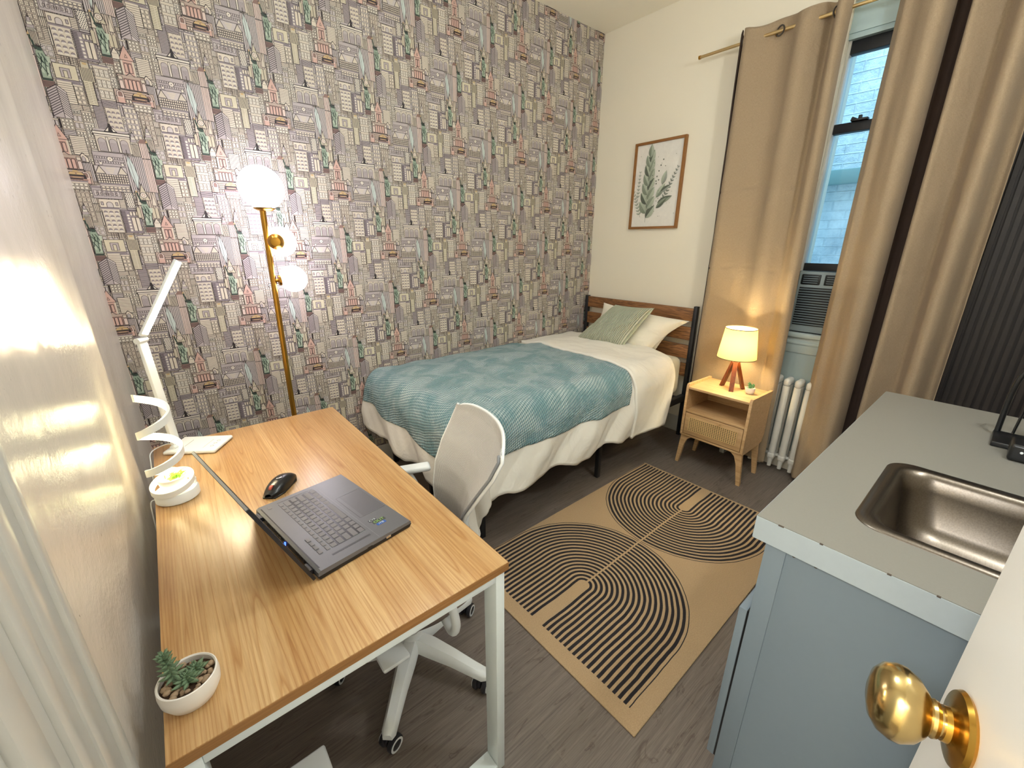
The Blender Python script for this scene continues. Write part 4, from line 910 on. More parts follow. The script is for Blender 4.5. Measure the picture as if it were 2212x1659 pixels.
# mattress with a soft rounded box shape
def rbox_pt(u, v, lo, hi, r, puff=.0):
    pass
m = MB().box((1.17, 1.635, .347), (3.095, 2.615, .640), .055, 5)
bmesh.ops.subdivide_edges(m.bm, edges=[e for e in m.bm.edges if e.calc_length() > .3], cuts=14, use_grid_fill=True)
for v_ in m.bm.verts:
    k = sn(v_.co.x, v_.co.y, v_.co.z, 5)*.008+sn(v_.co.x*.4, v_.co.y, v_.co.z*2.5, 11)*.005; v_.co.y -= k if v_.co.y < 1.8 else 0; v_.co.z += k*.6 if v_.co.z > .6 else 0
obj('mattress', m, M_SHEET, label='mattress in a cream fitted sheet', cat='mattress')
def drape(a0f, a1f, b0, b1f, top, off, nu, nv, fold=.018, ffreq=26, puff=.02, xe=1.135, ye=1.625, thick=.0, seed=0, flare=.10, R_=.10, uvs=None):
    def fn(u, v):
        bq = b0+(b1f(u)-b0)*v; a_0, a_1 = a0f(v), a1f(v); a = a_0+(a_1-a_0)*u
        bq = b0+(b1f((a-1.0)/1.5)-b0)*v
        ox = max(0, xe-a); oy = max(0, ye-bq); d_ = math.hypot(ox, oy); x, y = max(a, xe), max(bq, ye); z = top
        pf = puff*(1+.6*sn(a, bq, seed, 2.3))*max(0, min(1, (2.66-bq)/.25))*max(0, min(1, (a-xe+.1)/.3))*math.sin(PI*min(1, max(0.02, (bq-ye+.12)/1.15)))**.5
        z += pf+.010*sn(a, bq, seed+4, 6)+.005*sn(a, bq, seed+9, 15)
        if d_ > 0:
            nx, ny = -ox/d_, -oy/d_; t = d_/R_; g_ = R_*math.sin(min(t, PI/2)); hdrop = R_*(1-math.cos(min(t, PI/2)))+max(0, d_-R_*PI/2)
            g_ += flare*max(0, hdrop-R_*.6)
            s_ = (a if oy > ox else 0)+(bq if ox >= oy else 0); al = math.atan2(ox, oy)*1.1+ (a-bq)*.9
            k = min(1, hdrop/.25); rip = fold*k*(math.sin(ffreq*al+1.5*sn(al, seed, 0, 3))+.5*sn(al, z, seed, 17))
            g_ += rip; g_ += .02*k*sn(a, bq, seed, 4)
            x += nx*g_; y += ny*g_; z -= hdrop
        q_ = Vector((x, y, z))
        nz = Vector((0, 0, 1)) if d_ == 0 else Vector((nx*min(1, d_/R_), ny*min(1, d_/R_), max(0, 1-d_/R_)))
        nz.normalize(); return q_+nz*off
    m = MB().sheet(fn, nu, nv, thick=thick, uvs=uvs or (2.0, 1.3)); return m, fn
# duvet: top .665 high, over the foot and down the near side
dv, _ = drape(lambda v: .745+.012*math.sin(v*30), lambda v: 2.93-.32*max(0, v-.42)**1.0/.58*1.0, 2.650, lambda u: 1.205+.015*math.sin(u*22)+.012*sn(u, 0, 0, 14)-.06*max(0, .12-u)/.12, .658, .0, 150, 96, fold=.014, ffreq=17, puff=.03, thick=.022, seed=2)
obj('duvet', dv, M_DUVET, label='white puffy duvet spread over the bed beneath the teal blanket', cat='duvet')
# fold of the duvet turned back at the head end
fd, _ = drape(lambda v: 2.335-.10*v**2, lambda v: 2.94-.33*max(0, v-.42)/.58, 2.648, lambda u: 1.185+.012*sn(u, 3, 0, 9), .660, .022, 46, 96, fold=.008, ffreq=17, puff=.034, thick=.018, seed=2)
obj('turned_back_duvet', fd, M_DUVET, bpy.data.objects['duvet'])
bl, _ = drape(lambda v: .875+.010*math.sin(v*17)+.04*(1-v), lambda v: 2.375-.09*max(0, 1-v*2.2)+.02*math.sin(v*9)-.17*max(0, v-.55)/.45, 2.640, lambda u: 1.405-.10*max(0, .25-u)+.012*sn(u, 7, 0, 9), .662, .016, 210, 120, fold=.012, ffreq=17, puff=.032, thick=.010, seed=2, uvs=(1.5, 1.24))
obj('throw_blanket', bl, M_BLANKET, label='teal waffle-textured fleece blanket laid across the bed', cat='blanket')

def cushion(c00, c10, c11, c01, th, nrm, seed=0, sag=.06, n=30, pinch=2.2):
    c00, c10, c11, c01, nrm = map(Vector, (c00, c10, c11, c01, nrm)); nrm.normalize()
    def side(sg):
        def fn(u, v):
            a, b = 2*u-1, 2*v-1
            iu, iv = u+ (u-.5)*-sag*(1-b*b)*1.0, v+(v-.5)*-sag*(1-a*a)
            p_ = c00*(1-iu)*(1-iv)+c10*iu*(1-iv)+c11*iu*iv+c01*(1-iu)*iv
            t = ((1-a**4)*(1-b**4))**.55; w_ = .012*sn(a, b, seed+sg, 2.6)*t+.006*sn(a, b, seed+sg, 6)*t
            return p_+nrm*(sg*(th/2*t+.0015)+w_)
        return fn
    m = MB(); m.sheet(side(1), n, n, uvs=(1, 1)); f2 = side(-1); m.sheet(lambda u, v: f2(1-u, v), n, n, uvs=(1, 1))
    bmesh.ops.remove_doubles(m.bm, verts=m.bm.verts, dist=.0032); return m
m = cushion((2.93, 2.26, .70), (2.96, 1.80, .685), (3.07, 1.70, .88), (3.07, 2.22, .93), .07, (-.9, 0, .4), 5); obj('bed_pillow', m, M_PILLOW, label='white pillow behind, mostly hidden by the sage cushion', cat='pillow', group='white pillows at the head of the bed')
m = cushion((2.84, 2.38, .690), (2.86, 1.80, .672), (3.035, 1.60, .925), (2.985, 2.34, .985), .14, (-.85, -.1, .5), 1, .10); obj('bed_pillow', m, M_PILLOW, label='large white pillow leaning on the headboard right of the sage cushion', cat='pillow', group='white pillows at the head of the bed')
m = cushion((2.70, 2.38, .705), (2.735, 1.95, .700), (2.885, 1.80, 1.010), (2.865, 2.13, 1.000), .15, (-.9, -.1, .42), 9, .05); obj('throw_cushion', m, M_CUSHION, label='sage green ribbed cushion propped on the white pillows', cat='cushion')

# =================================================================== NIGHTSTAND
NX0, NX1, NY0, NY1 = 2.69, 3.005, .972, 1.382
ns = top_empty('nightstand', ((NX0+NX1)/2, (NY0+NY1)/2, 0), 'light wood nightstand with cane drawer and open shelf beside the bed', 'nightstand')
def side_panel(y0, y1):
    pts = [(NX0, .222), (NX0+.012, .212), (NX1-.06, .212), (NX1-.02, .225), (NX1, .27), (NX1, .572), (NX0+.010, .580), (NX0, .566)]
    m = MB().prism(pts, lambda u, v, w_: Vector((u, y0+w_, v)), y1-y0); return m
obj('side_panel', side_panel(NY0, NY0+.016), M_LIGHTWOOD, ns); obj('side_panel', side_panel(NY1-.016, NY1), M_LIGHTWOOD, ns)
obj('top_panel', MB().box((NX0+.004, NY0+.016, .545), (NX1, NY1-.016, .560), .001), M_LIGHTWOOD, ns)
obj('shelf', MB().box((NX0+.004, NY0+.016, .385), (NX1, NY1-.016, .398), .001), M_LIGHTWOOD, ns)
obj('bottom_panel', MB().box((NX0+.004, NY0+.016, .214), (NX1-.01, NY1-.016, .227), .001), M_LIGHTWOOD, ns)
obj('back_panel', MB().box((NX1-.012, NY0+.016, .227), (NX1-.002, NY1-.016, .545)), M_LIGHTWOOD, ns)
dw = obj('drawer', MB().box((NX0+.002, NY0+.020, .232), (NX0+.016, NY1-.020, .381), .001).box((NX0+.016, NY0+.03, .24), (NX1-.03, NY1-.03, .36), .001), M_LIGHTWOOD, ns)
# cane webbing: pale strands over dark holes
ca0, ca1, cz0, cz1 = NY0+.048, NY1-.048, .262, .352
obj('cane_backing', MB().box((NX0+.0012, ca0, cz0), (NX0+.0022, ca1, cz1)), mat('dark_backing', '3a2716', .8), dw)
m = MB(); y_ = ca0; 
while y_ < ca1: m.box((NX0-.0006, y_, cz0), (NX0+.0012, y_+.0062, cz1)); y_ += .0128
z_ = cz0
while z_ < cz1: m.box((NX0-.0010, ca0, z_), (NX0+.0012, ca1, z_+.0048)); z_ += .0112
obj('cane_panel', m, mat('cane', 'd3b27c', .6, vary=(90, .1)), dw, smooth=False)
m = MB().tube([(NX0+.002, 1.135, .368), (NX0-.016, 1.135, .368)], [.005, .009], 14); obj('drawer_knob', m, M_LIGHTWOOD, dw)
def ns_leg(x_, y_, sx, sy):
    m = MB(); w_ = .016
    pts = [(0, .214), (.075, .214), (.045, .190), (.030, .14), (.016, 0), (-.006, 0), (-.003, .12)]
    return m.prism(pts, lambda u, v, q_: Vector((x_+q_*1.0, y_+sy*u-sy*.012*(1-v/.2), v)), .020)
for x_, y_, sx, sy in ((NX0+.012, NY0+.004, 1, 1), (NX0+.012, NY1-.004, 1, -1), (NX1-.06, NY0+.004, 1, 1), (NX1-.06, NY1-.004, 1, -1)): obj('leg', ns_leg(x_, y_, sx, sy), M_LIGHTWOOD, ns)

# table lamp
TLx, TLy = 2.87, 1.176
tl = top_empty('table_lamp', (TLx, TLy, .56), 'glowing table lamp with cream shade and dark wood tripod on the nightstand', 'lamp')
for fx, fy in ((2.812, 1.150), (2.892, 1.245), (2.925, 1.125)):
    a_ = Vector((fx, fy, .5605)); b_ = Vector((TLx+(fx-TLx)*.15, TLy+(fy-TLy)*.15, .748)); z = (b_-a_).normalized(); rad = Vector((fx-TLx, fy-TLy, 0)).normalized(); y = z.cross(rad).normalized()
    m = MB(); hw, hd = .0135, .009; V = []
    for p_ in (a_, b_):
        V.append([m.bm.verts.new(p_+y*hw*i+rad*hd*j) for i, j in ((-1, -1), (1, -1), (1, 1), (-1, 1))])
    m.bm.faces.new(V[0][::-1]); m.bm.faces.new(V[1])
    for k in range(4): m.bm.faces.new((V[0][k], V[0][(k+1) % 4], V[1][(k+1) % 4], V[1][k]))
    obj('leg', m, M_WALNUT, tl)
m = MB().lathe([(0, .740), (.018, .740), (.018, .752), (.007, .756), (.007, .80), (.014, .803), (.014, .83), (0, .83)], (TLx, TLy, 0), 20); obj('lamp_neck', m, M_WHITEPLASTIC, tl)
g = NT('lamp_shade_fabric', .8); g.color('eadba8'); t_ = g.n('ShaderNodeBsdfTranslucent'); t_.inputs[0].default_value = lin('ecd27a'); mx = g.n('ShaderNodeMixShader'); mx.inputs[0].default_value = .20
g.l(g.b.outputs[0], mx.inputs[1]); g.l(t_.outputs[0], mx.inputs[2]); g.l(mx.outputs[0], g.t.nodes['Material Output'].inputs[0]); g.bump(g.noise(g.tc.outputs['Object'], 300, 3), .15, .001)
m = MB().lathe([(.1135, .770), (.090, .958)], (TLx, TLy, 0), 56); sh = obj('lamp_shade', m, g.m, tl)
m = MB().lathe([(.1138, .768), (.1148, .770), (.1138, .773), (.1128, .770), (.1138, .768)], (TLx, TLy, 0), 56); obj('shade_rim', m, mat('dark_thread', '6a5f4a', .7), sh); m = MB().lathe([(.0902, .955), (.0912, .958), (.0902, .960), (.0892, .958), (.0902, .955)], (TLx, TLy, 0), 56); obj('shade_rim', m, mat('dark_thread', '6a5f4a', .7), sh)
m = MB().ball((TLx, TLy, .865), .026, 20); bo = obj('bulb', m, emis('bulb_glow', 'fff0c0', 2.0), tl)
bo.visible_shadow = True
# tiny pot on the nightstand
tp_, c = leafy('succulent_pot', (2.868, 1.060, .560), 'tiny white pot with a green succulent on the nightstand', .0285, .040, 0)
m = MB().lathe([(.0252, .030), (0, .031)], c, 24); obj('soil', m, mat('pale_gravel', 'c2b8a2', .9, bump=(300, .8, .003), vary=(250, .3)), tp_)
m = MB(); rg = random.Random(2)
for k, (ax_, ay_, h_) in enumerate(((0, .010, .040), (.0, -.014, .034), (-.008, 0, .022), (.008, .004, .028))):
    b0 = c+Vector((ax_, ay_, .030)); m.tube([b0, b0+Vector((0, 0, h_))], .0016, 6)
    for j in range(9): a = j*2.4; m.ball(b0+Vector((.0055*math.cos(a), .0055*math.sin(a), h_*(.35+.075*j))), .0048, 8, (1, 1, .6))
m.paint(lin('3f7a45')); obj('succulent', m, M_PLANT, tp_)

# =================================================================== RADIATOR
ra = top_empty('radiator', (3.10, .95, 0), 'white cast-iron column radiator under the window', 'radiator')
def section(y_):
    m = MB()
    for x_ in (3.085, 3.140): m.tube([(x_, y_, .085), (x_, y_, .35), (x_, y_, .60)], .0165, 12, sx=1.25)
    m.box((3.066, y_-.020, .596), (3.158, y_+.020, .650), .018, 3).box((3.066, y_-.022, .085), (3.158, y_+.022, .130), .014, 3)
    m.tube([(3.085, y_, .09), (3.083, y_, .03)], [.016, .012], 10)
    return m
for k in range(9): obj('section', section(.742+k*.062), mat('radiator_paint', 'd9d6ce', .35), ra)
obj('connecting_pipe', MB().tube([(3.112, .715, .108), (3.112, 1.27, .108)], .011, 10), MATS['radiator_paint'], ra)
for y_ in (.742, 1.238): obj('foot', MB().box((3.07, y_-.018, 0), (3.15, y_+.018, .09), .006), MATS['radiator_paint'], ra)
# floor pipe by the baseboard
m = MB().tube([(3.112, 1.29, .045), (3.158, 1.45, .045), (3.158, 1.58, .045)], .014, 12); obj('heating_pipe', m, MATS['radiator_paint'], label='white heating pipe running low along the window wall beside the radiator', cat='pipe')

# =================================================================== AIR CONDITIONER
ac = top_empty('air_conditioner', (3.25, .65, .931), 'grey window air conditioner behind the gap in the curtains', 'air conditioner')
m = MB().box((XR+.012, WY0+.02, .932), (XR+.30, WY1-.015, 1.298), .006); obj('housing', m, mat('ac_housing', '8f9a9c', .5), ac)
M_ACD = mat('ac_dark', '15191b', .5)
obj('grille_recess', MB().box((XR+.008, WY0+.04, .975), (XR+.013, WY1-.030, 1.205)), M_ACD, ac)
m = MB()
for k in range(15): m.box((XR+.001, WY0+.04, .982+k*.0150), (XR+.012, WY1-.032, .9865+k*.0150), .0008)
obj('intake_grille', m, mat('ac_louvre', '77848a', .5), ac)
for y0, y1 in ((WY0+.04, .66), (.68, .885), (.905, WY1-.03)):
    vt = obj('air_vent', MB().box((XR+.006, y0, 1.222), (XR+.013, y1, 1.282), .004), M_ACD, ac)
    m = MB()
    for k in range(4): m.box((XR-.001, y0+.012, 1.231+k*.0125), (XR+.009, y1-.012, 1.2345+k*.0125), .0008)
    obj('vent_louvre', m, MATS['ac_louvre'], vt)

# =================================================================== CURTAINS
RX, RZ = 3.075, 2.578
m = MB().tube([(RX, 1.80, RZ), (RX, -.28, RZ)], .0085, 16); rod = obj('curtain_rod', m, mat('pale_brass', 'c9b081', .35, 1, vary=(10, .05)), label='thin brass curtain rod above the window', cat='curtain rod')
m = MB().lathe([(0, 0), (.0105, 0), (.0105, .012), (0, .014)], (RX, 1.792, RZ), 16, (0, 1, 0)); obj('rod_end', m, M_BRASSLAMP, rod)
m = MB()
for y_ in (1.36, .02): m.tube([(RX, y_, RZ-.002), (RX+.02, y_, RZ-.012), (XR-.001, y_, RZ-.012)], .0045, 8)
obj('rod_bracket', m, M_BRASSLAMP, rod)
def curtain(name, prof, z0, z1, nv, bend, label, seed, thick=.0022, nu=110, squeeze=0, matl=None, parent=None, nm='curtain', group='tan linen curtains at the window'):
    """prof: list of (y, x) down the cloth width at the top; bend(u, zz)->(dy, dx)"""
    pts = spline([Vector((a, b, 0)) for a, b in prof], 14); L = [0]
    for p_, q_ in zip(pts, pts[1:]): L.append(L[-1]+(q_-p_).length)
    tot = L[-1]
    def at(u):
        s_ = u*tot; i = 0
        import bisect
        i = min(bisect.bisect_right(L, s_)-1, len(pts)-2); f = (s_-L[i])/max(1e-9, L[i+1]-L[i]); return pts[i].lerp(pts[i+1], max(0, min(1, f)))
    def fn(u, v):
        p_ = at(u); z = z0+(z1-z0)*v; t = 1-v; dy, dx = bend(u, t)
        wr = .007*sn(u*4, z*2.2, seed, 1.6)+.0035*sn(u*6, z*9, seed+3, 1.0)*min(1, t*2)
        for zc_, am in ((1.31, .006), (.86, .005), (1.78, .004)): wr += 1.5*am*math.exp(-((z-zc_+.012*math.sin(u*11+seed))/.007)**2)*(.5+.5*math.sin(u*37+zc_*9))
        wr += .006*sn(u*9+z*.6, z*1.1, seed+5, 1.0)
        xx = p_.y; kk = squeeze*t; xx = xx*(1-kk)+3.036*kk
        return (xx+dx+wr*(1-kk*.5), p_.x+dy, z+.010*math.sin(u*21+seed)*(v**12))
    m = MB().sheet(fn, nu, nv, thick=thick, uvs=(tot, z1-z0)); return obj(nm, m, matl or M_CURTAIN, parent, label=label, cat=None if parent else 'curtain', group=None if parent else group), fn
PL = [(1.520, 3.120), (1.524, 3.08), (1.520, 3.045), (1.49, 3.030), (1.44, 3.055), (1.38, 3.088), (1.32, 3.100), (1.27, 3.075), (1.225, 3.035), (1.18, 3.038), (1.13, 3.100), (1.10, 3.125), (1.075, 3.06), (1.05, 3.000), (1.02, 3.005), (1.010, 3.07), (1.03, 3.12)]
def bendL(u, t):
    return -.075*max(0, t-.10)*max(0, u-.2)*1.2, 0
cl_, fL = curtain('curtain', PL, .055, 2.635, 220, bendL, 'tan linen curtain left of the window, lit by the table lamp', 1, squeeze=.85)
PR = [(.835, 3.125), (.812, 3.08), (.795, 3.045), (.76, 3.040), (.715, 2.985), (.675, 2.945), (.640, 2.955), (.624, 3.01), (.620, 3.09), (.628, 3.12)]
PR2 = [(.556, 3.12), (.562, 3.07), (.556, 3.00), (.540, 2.985), (.515, 3.01), (.47, 3.06), (.445, 3.065), (.425, 3.02), (.405, 2.950), (.378, 2.930), (.354, 2.960), (.340, 3.03), (.330, 3.085), (.310, 3.100), (.292, 3.075)]
M_LINING = mat('dark_lining', '3a2a22', .9, vary=(30, .1))
def bendR(u, t): return -.03*t+.02*max(0, .3-u)*t, -.02*t
cr_, fR = curtain('curtain', PR, .03, 2.60, 200, bendR, 'tan linen curtain panel just right of the window gap, single broad fold', 8, nu=70)
cr2, fR2 = curtain('curtain', PR2, .03, 2.60, 200, bendR, 'tan linen curtain panel furthest right, beside the dark slatted panel', 13, nu=90)
curtain('lining', [(.655, 3.095), (.62, 3.118), (.585, 3.112), (.545, 3.122)], .04, 2.59, 40, bendR, 'dark brown lining edge', 8, nu=16, matl=M_LINING, parent=cr_)
curtain('lining', [(1.540, 3.140), (1.547, 3.100), (1.545, 3.060), (1.530, 3.046)], .06, 2.628, 60, bendL, 'dark brown lining edge', 1, nu=14, matl=M_LINING, parent=cl_, squeeze=.85)
# steel grommets round the rod
m = MB()
def gro(m, y_, nrm):
    m.lathe([(.020, -.002), (.027, -.002), (.0275, .0), (.027, .003), (.020, .003), (.020, -.002)], (RX-.002, y_, RZ), 22, nrm)
for y_, nr in ((1.521, (.15, 1, 0)), (1.335, (-1, .4, 0)), (1.075, (.4, 1, 0)), (1.165, (-1, -.5, 0))): gro(m, y_, nr)
gm_ = obj('grommet', m, mat('dark_steel', '6f6a66', .3, .9), cl_)
m = MB()
for y_, nr in ((.622, (.1, 1, 0)), (.82, (.1, 1, 0))): gro(m, y_, nr)
obj('grommet', m, MATS['dark_steel'], cr_)

# =================================================================== PICTURE
PY0, PY1, PZ0, PZ1 = 2.280, 1.865, 1.565, 2.174
pf = top_empty('picture_frame', (XR-.001, (PY0+PY1)/2, PZ0), 'framed watercolour print of grey-green leaves on the white wall', 'picture')
m = MB(); fx = .017; a, b = XR-.026, XR-.001
m.box((a, PY1, PZ0), (b, PY1+fx, PZ1), .001).box((a, PY0-fx, PZ0), (b, PY0, PZ1), .001).box((a, PY1+fx, PZ0), (b, PY0-fx, PZ0+fx), .001).box((a, PY1+fx, PZ1-fx), (b, PY0-fx, PZ1), .001)
obj('frame', m, mat('frame_wood', '8a5c2c', .5, vary=(40, .15)), pf)
SHP = []; rg = random.Random(21)
def pic(u, v, l): return (XR-.0125-l*.00006, PY0+(PY1-PY0)*u, PZ0+(PZ1-PZ0)*v)
AR = (PZ1-PZ0)/abs(PY1-PY0); mp = MB(); lay = [1]
mp.face([pic(0.03, .02, 0), pic(.97, .02, 0), pic(.97, .98, 0), pic(.03, .98, 0)], lin('e4e0d8'))
def leaf(x, y, ang, L, W, c1, c2):
    n = 7; pts = []; lay[0] += 1; ca_, sa = math.cos(ang), math.sin(ang)
    def tr(p, q): return (x+(p*ca_-q*sa), y+(p*sa+q*ca_)/AR)
    up_ = [tr(L*t, W*math.sin(PI*t**.85)**.9) for t in [k/n for k in range(n+1)]]; dn_ = [tr(L*t, -W*math.sin(PI*t**.85)**.9) for t in [k/n for k in range(n+1)]]; mid = [tr(L*t, 0) for t in [k/n for k in range(n+1)]]
    for S_, c_ in ((up_, c1), (dn_, c2)):
        for k in range(n):
            f = k/n; cc = tuple(c_[i]*(.72+.42*f) for i in range(3))+(1,)
            q_ = [mid[k], mid[k+1], S_[k+1], S_[k]]
            mp.face([pic(p[0], p[1], lay[0]) for p in q_], cc)
def stemline(pts, w_, col):
    lay[0] += 1
    for (x0, y0), (x1, y1) in zip(pts, pts[1:]):
        dx_, dy_ = x1-x0, (y1-y0)*AR; L = math.hypot(dx_, dy_); nx, ny = -dy_/L*w_/2, dx_/L*w_/2/AR
        mp.face([pic(x0+nx, y0+ny, lay[0]), pic(x1+nx, y1+ny, lay[0]), pic(x1-nx, y1-ny, lay[0]), pic(x0-nx, y0-ny, lay[0])], col)
def dot(x, y, r, col):
    lay[0] += 1; mp.face([pic(x+r*math.cos(k*PI/4), y+r*math.sin(k*PI/4)/AR, lay[0]) for k in range(8)], col)
S1, S2, S3_, S4 = lin('8a9482'), lin('b3bba8'), lin('5f6658'), lin('a2a79c')
stemline([(.33, .08), (.34, .2), (.345, .5), (.33, .93)], .006, lin('6c7262'))
for x0, y0, an, n_, s_, cA, cB in ((.22, .14, 115, 9, .075, S4, S2), (.62, .28, 62, 11, .075, S4, S3_), (.13, .34, 88, 8, .055, S2, S4)):
    a = math.radians(an); x, y = x0, y0; P_ = [(x, y)]
    for k in range(n_):
        x += math.cos(a)*.052; y += math.sin(a)*.052/AR*1.15; P_.append((x, y)); s2 = s_*(1-.05*k)
        leaf(x, y, a+.85, s2, s2*.20, cA, cB); leaf(x, y, a-.85, s2, s2*.20, cB, cA)
    stemline(P_, .004, S3_)
for k, (x, y) in enumerate(((.50, .60), (.53, .66), (.56, .72), (.60, .78), (.49, .55), (.54, .56), (.5, .52))): dot(x, y, .013, S3_)
for x, y, an, L, W, cA, cB in ((.56, .30, 20, .30, .05, S3_, S1), (.54, .24, 40, .26, .045, S1, S3_), (.52, .36, 55, .28, .055, S2, S1), (.60, .42, 30, .22, .04, S3_, S4), (.62, .50, 75, .24, .05, S2, S4)): leaf(x, y, math.radians(an), L, W, cA, cB)
yy = .13; side = 1
for k in range(13):
    s_ = .27*(1-.018*k); a = math.radians(90-side*(38-k*1.6)); leaf(.34-.0*k, yy, a, s_, s_*.27, S1 if k % 3 else S3_, S2); yy += .053; side = -side
leaf(.335, .82, math.radians(88), .22, .055, S1, S2)
for k in range(40): dot(rg.uniform(.1, .92), rg.uniform(.12, .85), rg.choice([.004, .006, .008]), rg.choice([S3_, S4, lin('3c4038')]))
for f in mp.bm.faces:
    f.normal_update()
    if f.normal.x > 0: f.normal_flip()
obj('print', mp, M_ART, pf, smooth=False)

# =================================================================== RUG
rugo = bpy.data.objects.new
m = MB().box((0, 0, .0005), (RUG_L, RUG_W, .007), .002); bm = m.bm
me = bpy.data.meshes.new('rug'); bm.to_mesh(me); bm.free(); me.materials.append(M_RUG); rug = bpy.data.objects.new('rug', me); COL.objects.link(rug)
rug.location = (RUG_O[0], RUG_O[1], 0); rug.rotation_euler = (0, 0, RUG_A); rug['label'] = 'tan jute rug with two black striped arches on the floor'; rug['category'] = 'rug'

# =================================================================== KITCHENETTE
KX0, KX1, KY1, KY0, KZ = 1.050, 2.350, .375, YF+.002, .88
kc = top_empty('kitchen_cabinet', (1.7, .04, 0), 'blue-grey base cabinet carrying the sink counter', 'cabinet')
m = MB().box((KX0+.018, KY0, .0), (KX0+.030, KY1-.065, KZ-.055)); obj('side_panel', m, M_CABINET, kc)
m = MB().box((KX0+.014, KY1-.065, .0), (KX0+.052, KY1-.024, KZ-.055), .001).box((KX1-.05, KY1-.045, 0), (KX1-.014, KY1-.024, KZ-.055), .001).box((KX0+.05, KY1-.045, KZ-.12), (KX1-.05, KY1-.024, KZ-.055), .001).box((KX0+.05, KY1-.045, .0), (KX1-.05, KY1-.030, .10), .001); obj('face_frame', m, M_CABINET, kc)
m = MB().box((KX1-.030, KY0, 0), (KX1-.014, KY1-.045, KZ-.055)); obj('side_panel', m, M_CABINET, kc)
for x0, x1 in ((KX0+.014, KX0+.64), (KX0+.646, KX1-.024)):
    d_o = obj('cabinet_door', MB().box((x0, KY1-.0195, .09), (x1, KY1-.001, .612), .002), M_CABINET, kc); obj('door_gap', MB().box((x0+.002, KY1-.024, .092), (x1-.002, KY1-.0195, .610)), M_BLACKPLASTIC, kc)
    obj('drawer_front', MB().box((x0+.02, KY1-.0235, .640), (x1, KY1-.019, .80), .002), M_CABINET, kc)
# worktop with the sink cut-out
SX0, SX1, SY0, SY1 = 1.195, 1.600, -.215, .228
ct = MB(); a = .03
_o = [(KX0, KY0), (KX1, KY0), (KX1, KY1), (KX0, KY1)]; _i = [(SX0+.01, SY0+.01), (SX1-.01, SY0+.01), (SX1-.01, SY1-.01), (SX0+.01, SY1-.01)]
_T = [[ct.bm.verts.new((p[0], p[1], z)) for p in q] for q in (_o, _i) for z in (KZ, KZ-.056)]
for k in range(4):
    j = (k+1) % 4; ct.bm.faces.new((_T[0][k], _T[0][j], _T[2][j], _T[2][k])); ct.bm.faces.new((_T[1][k], _T[3][k], _T[3][j], _T[1][j]))
    ct.bm.faces.new((_T[0][k], _T[1][k], _T[1][j], _T[0][j])); ct.bm.faces.new((_T[2][k], _T[2][j], _T[3][j], _T[3][k]))
cto = top_empty('countertop', (1.7, .04, KZ-.055), 'grey laminate countertop with pale edge holding the steel sink', 'countertop')
obj('worktop', ct, M_COUNTER, cto, smooth=False)
m = MB().box((KX0-.0015, KY0, KZ-.0565), (KX0, KY1, KZ-.0015)).box((KX0, KY1, KZ-.0565), (KX1, KY1+.0012, KZ-.0015)); obj('edge_strip', m, M_COUNTEREDGE, cto)
m = MB(); rg = random.Random(4)
for k in range(7): y_ = rg.uniform(-.1, .36); m.box((KX0-.0022, y_, KZ-.0020), (KX0+.001, y_+rg.uniform(.004, .012), KZ+.0003))
for y_ in (.255, .295): m.lathe([(0, 0), (.004, 0), (.003, .002), (0, .002)], (KX0+.012, y_, KZ-.064), 10, (-1, 0, 0))
obj('chips', m, mat('chip_brown', '4d4238', .8), cto)
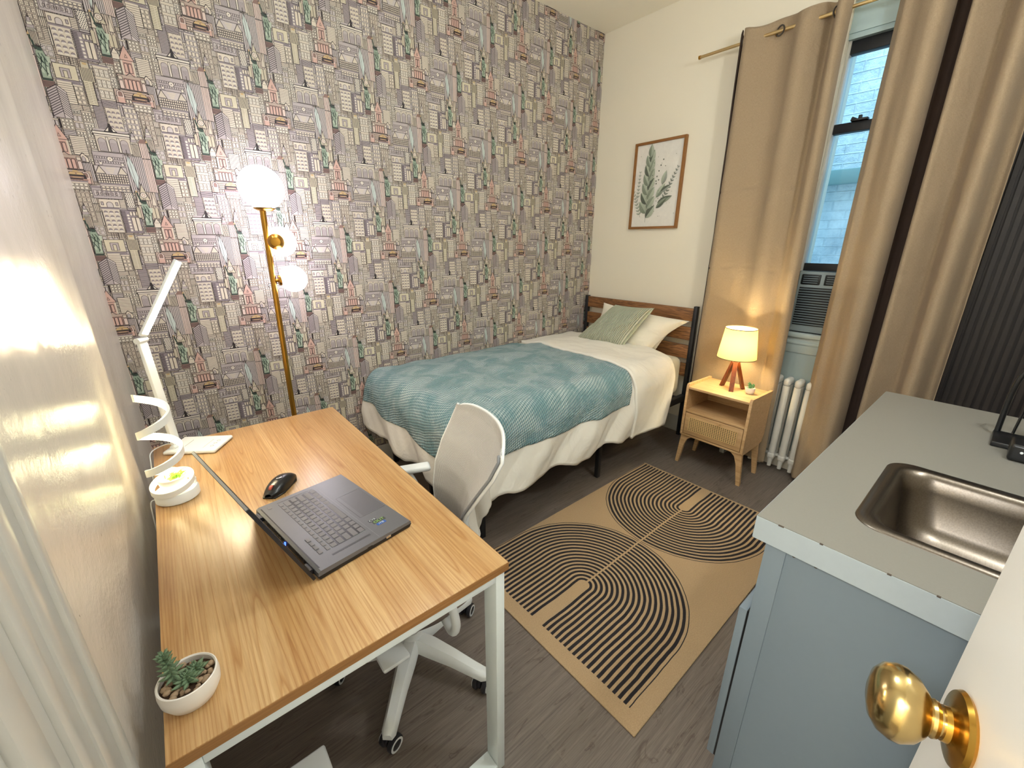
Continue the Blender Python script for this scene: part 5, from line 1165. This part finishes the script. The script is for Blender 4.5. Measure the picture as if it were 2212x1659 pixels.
# sink bowl
def rrect(x0, x1, y0, y1, r, n=8):
    pts = []
    for cx, cy, a0 in ((x1-r, y1-r, 0), (x0+r, y1-r, PI/2), (x0+r, y0+r, PI), (x1-r, y0+r, 1.5*PI)):
        for k in range(n+1): a = a0+PI/2*k/n; pts.append((cx+r*math.cos(a), cy+r*math.sin(a)))
    return pts
m = MB(); rings = []
for ins, z, r in ((-.012, KZ+.0005, .055), (-.010, KZ+.0035, .055), (.012, KZ+.0035, .05), (.018, KZ+.001, .048), (.026, KZ-.010, .06), (.034, KZ-.040, .065), (.046, KZ-.12, .07), (.075, KZ-.150, .06), (.15, KZ-.156, .03)):
    rings.append([m.bm.verts.new((p[0], p[1], z)) for p in rrect(SX0+ins, SX1-ins, SY0+ins, SY1-ins, r)])
for A_, B_ in zip(rings, rings[1:]):
    n = len(A_)
    for k in range(n): m.bm.faces.new((A_[k], A_[(k+1) % n], B_[(k+1) % n], B_[k]))
m.bm.faces.new(rings[-1])
sk = top_empty('sink', (1.4, .0, KZ-.15), 'brushed steel sink set into the grey counter', 'sink'); obj('basin', m, M_STEEL, sk, ang=60)
m = MB().lathe([(.0, .004), (.030, .004), (.038, .002), (.040, .0)], (1.397, 0.0, KZ-.156), 28); obj('drain', m, M_CHROME, sk)
# black appliances on the counter
cm = top_empty('dish_rack', (2.02, -.02, KZ), 'black wire dish stand on the far right end of the counter', 'rack')
m = MB().box((1.955, -.150, KZ+.001), (2.085, .070, KZ+.016), .003); obj('rack_base', m, M_BLACKPLASTIC, cm)
m = MB().tube(spline([(2.08, .062, KZ+.014), (2.085, .060, KZ+.18), (2.085, .02, KZ+.26), (2.085, -.10, KZ+.27)]), .007, 10).tube([(2.08, .03, KZ+.014), (2.085, .02, KZ+.25)], .0035, 8).tube(spline([(2.08, -.02, KZ+.014), (2.085, -.02, KZ+.2), (2.085, -.05, KZ+.27)]), .010, 10); obj('rack_upright', m, M_BLACKPLASTIC, cm)
cf = top_empty('coffee_maker', (1.91, -.07, KZ), 'black coffee maker at the right edge of the counter, nearest the sink', 'coffee maker')
m = MB().box((1.86, -.17, KZ+.001), (1.948, .035, KZ+.05), .008, 3).box((1.86, -.17, KZ+.05), (1.948, -.10, KZ+.30), .008, 3).box((1.86, -.17, KZ+.25), (1.948, .0, KZ+.32), .008, 3); obj('appliance_body', m, M_BLACKPLASTIC, cf)
m = MB().lathe([(0, 0), (.0035, 0), (.003, .001), (0, .001)], (1.859, .012, KZ+.03), 10, (-1, 0, 0)); obj('indicator', m, mat('indicator_white', 'e8eef0', .4), cf)

bpy.context.view_layer.update()
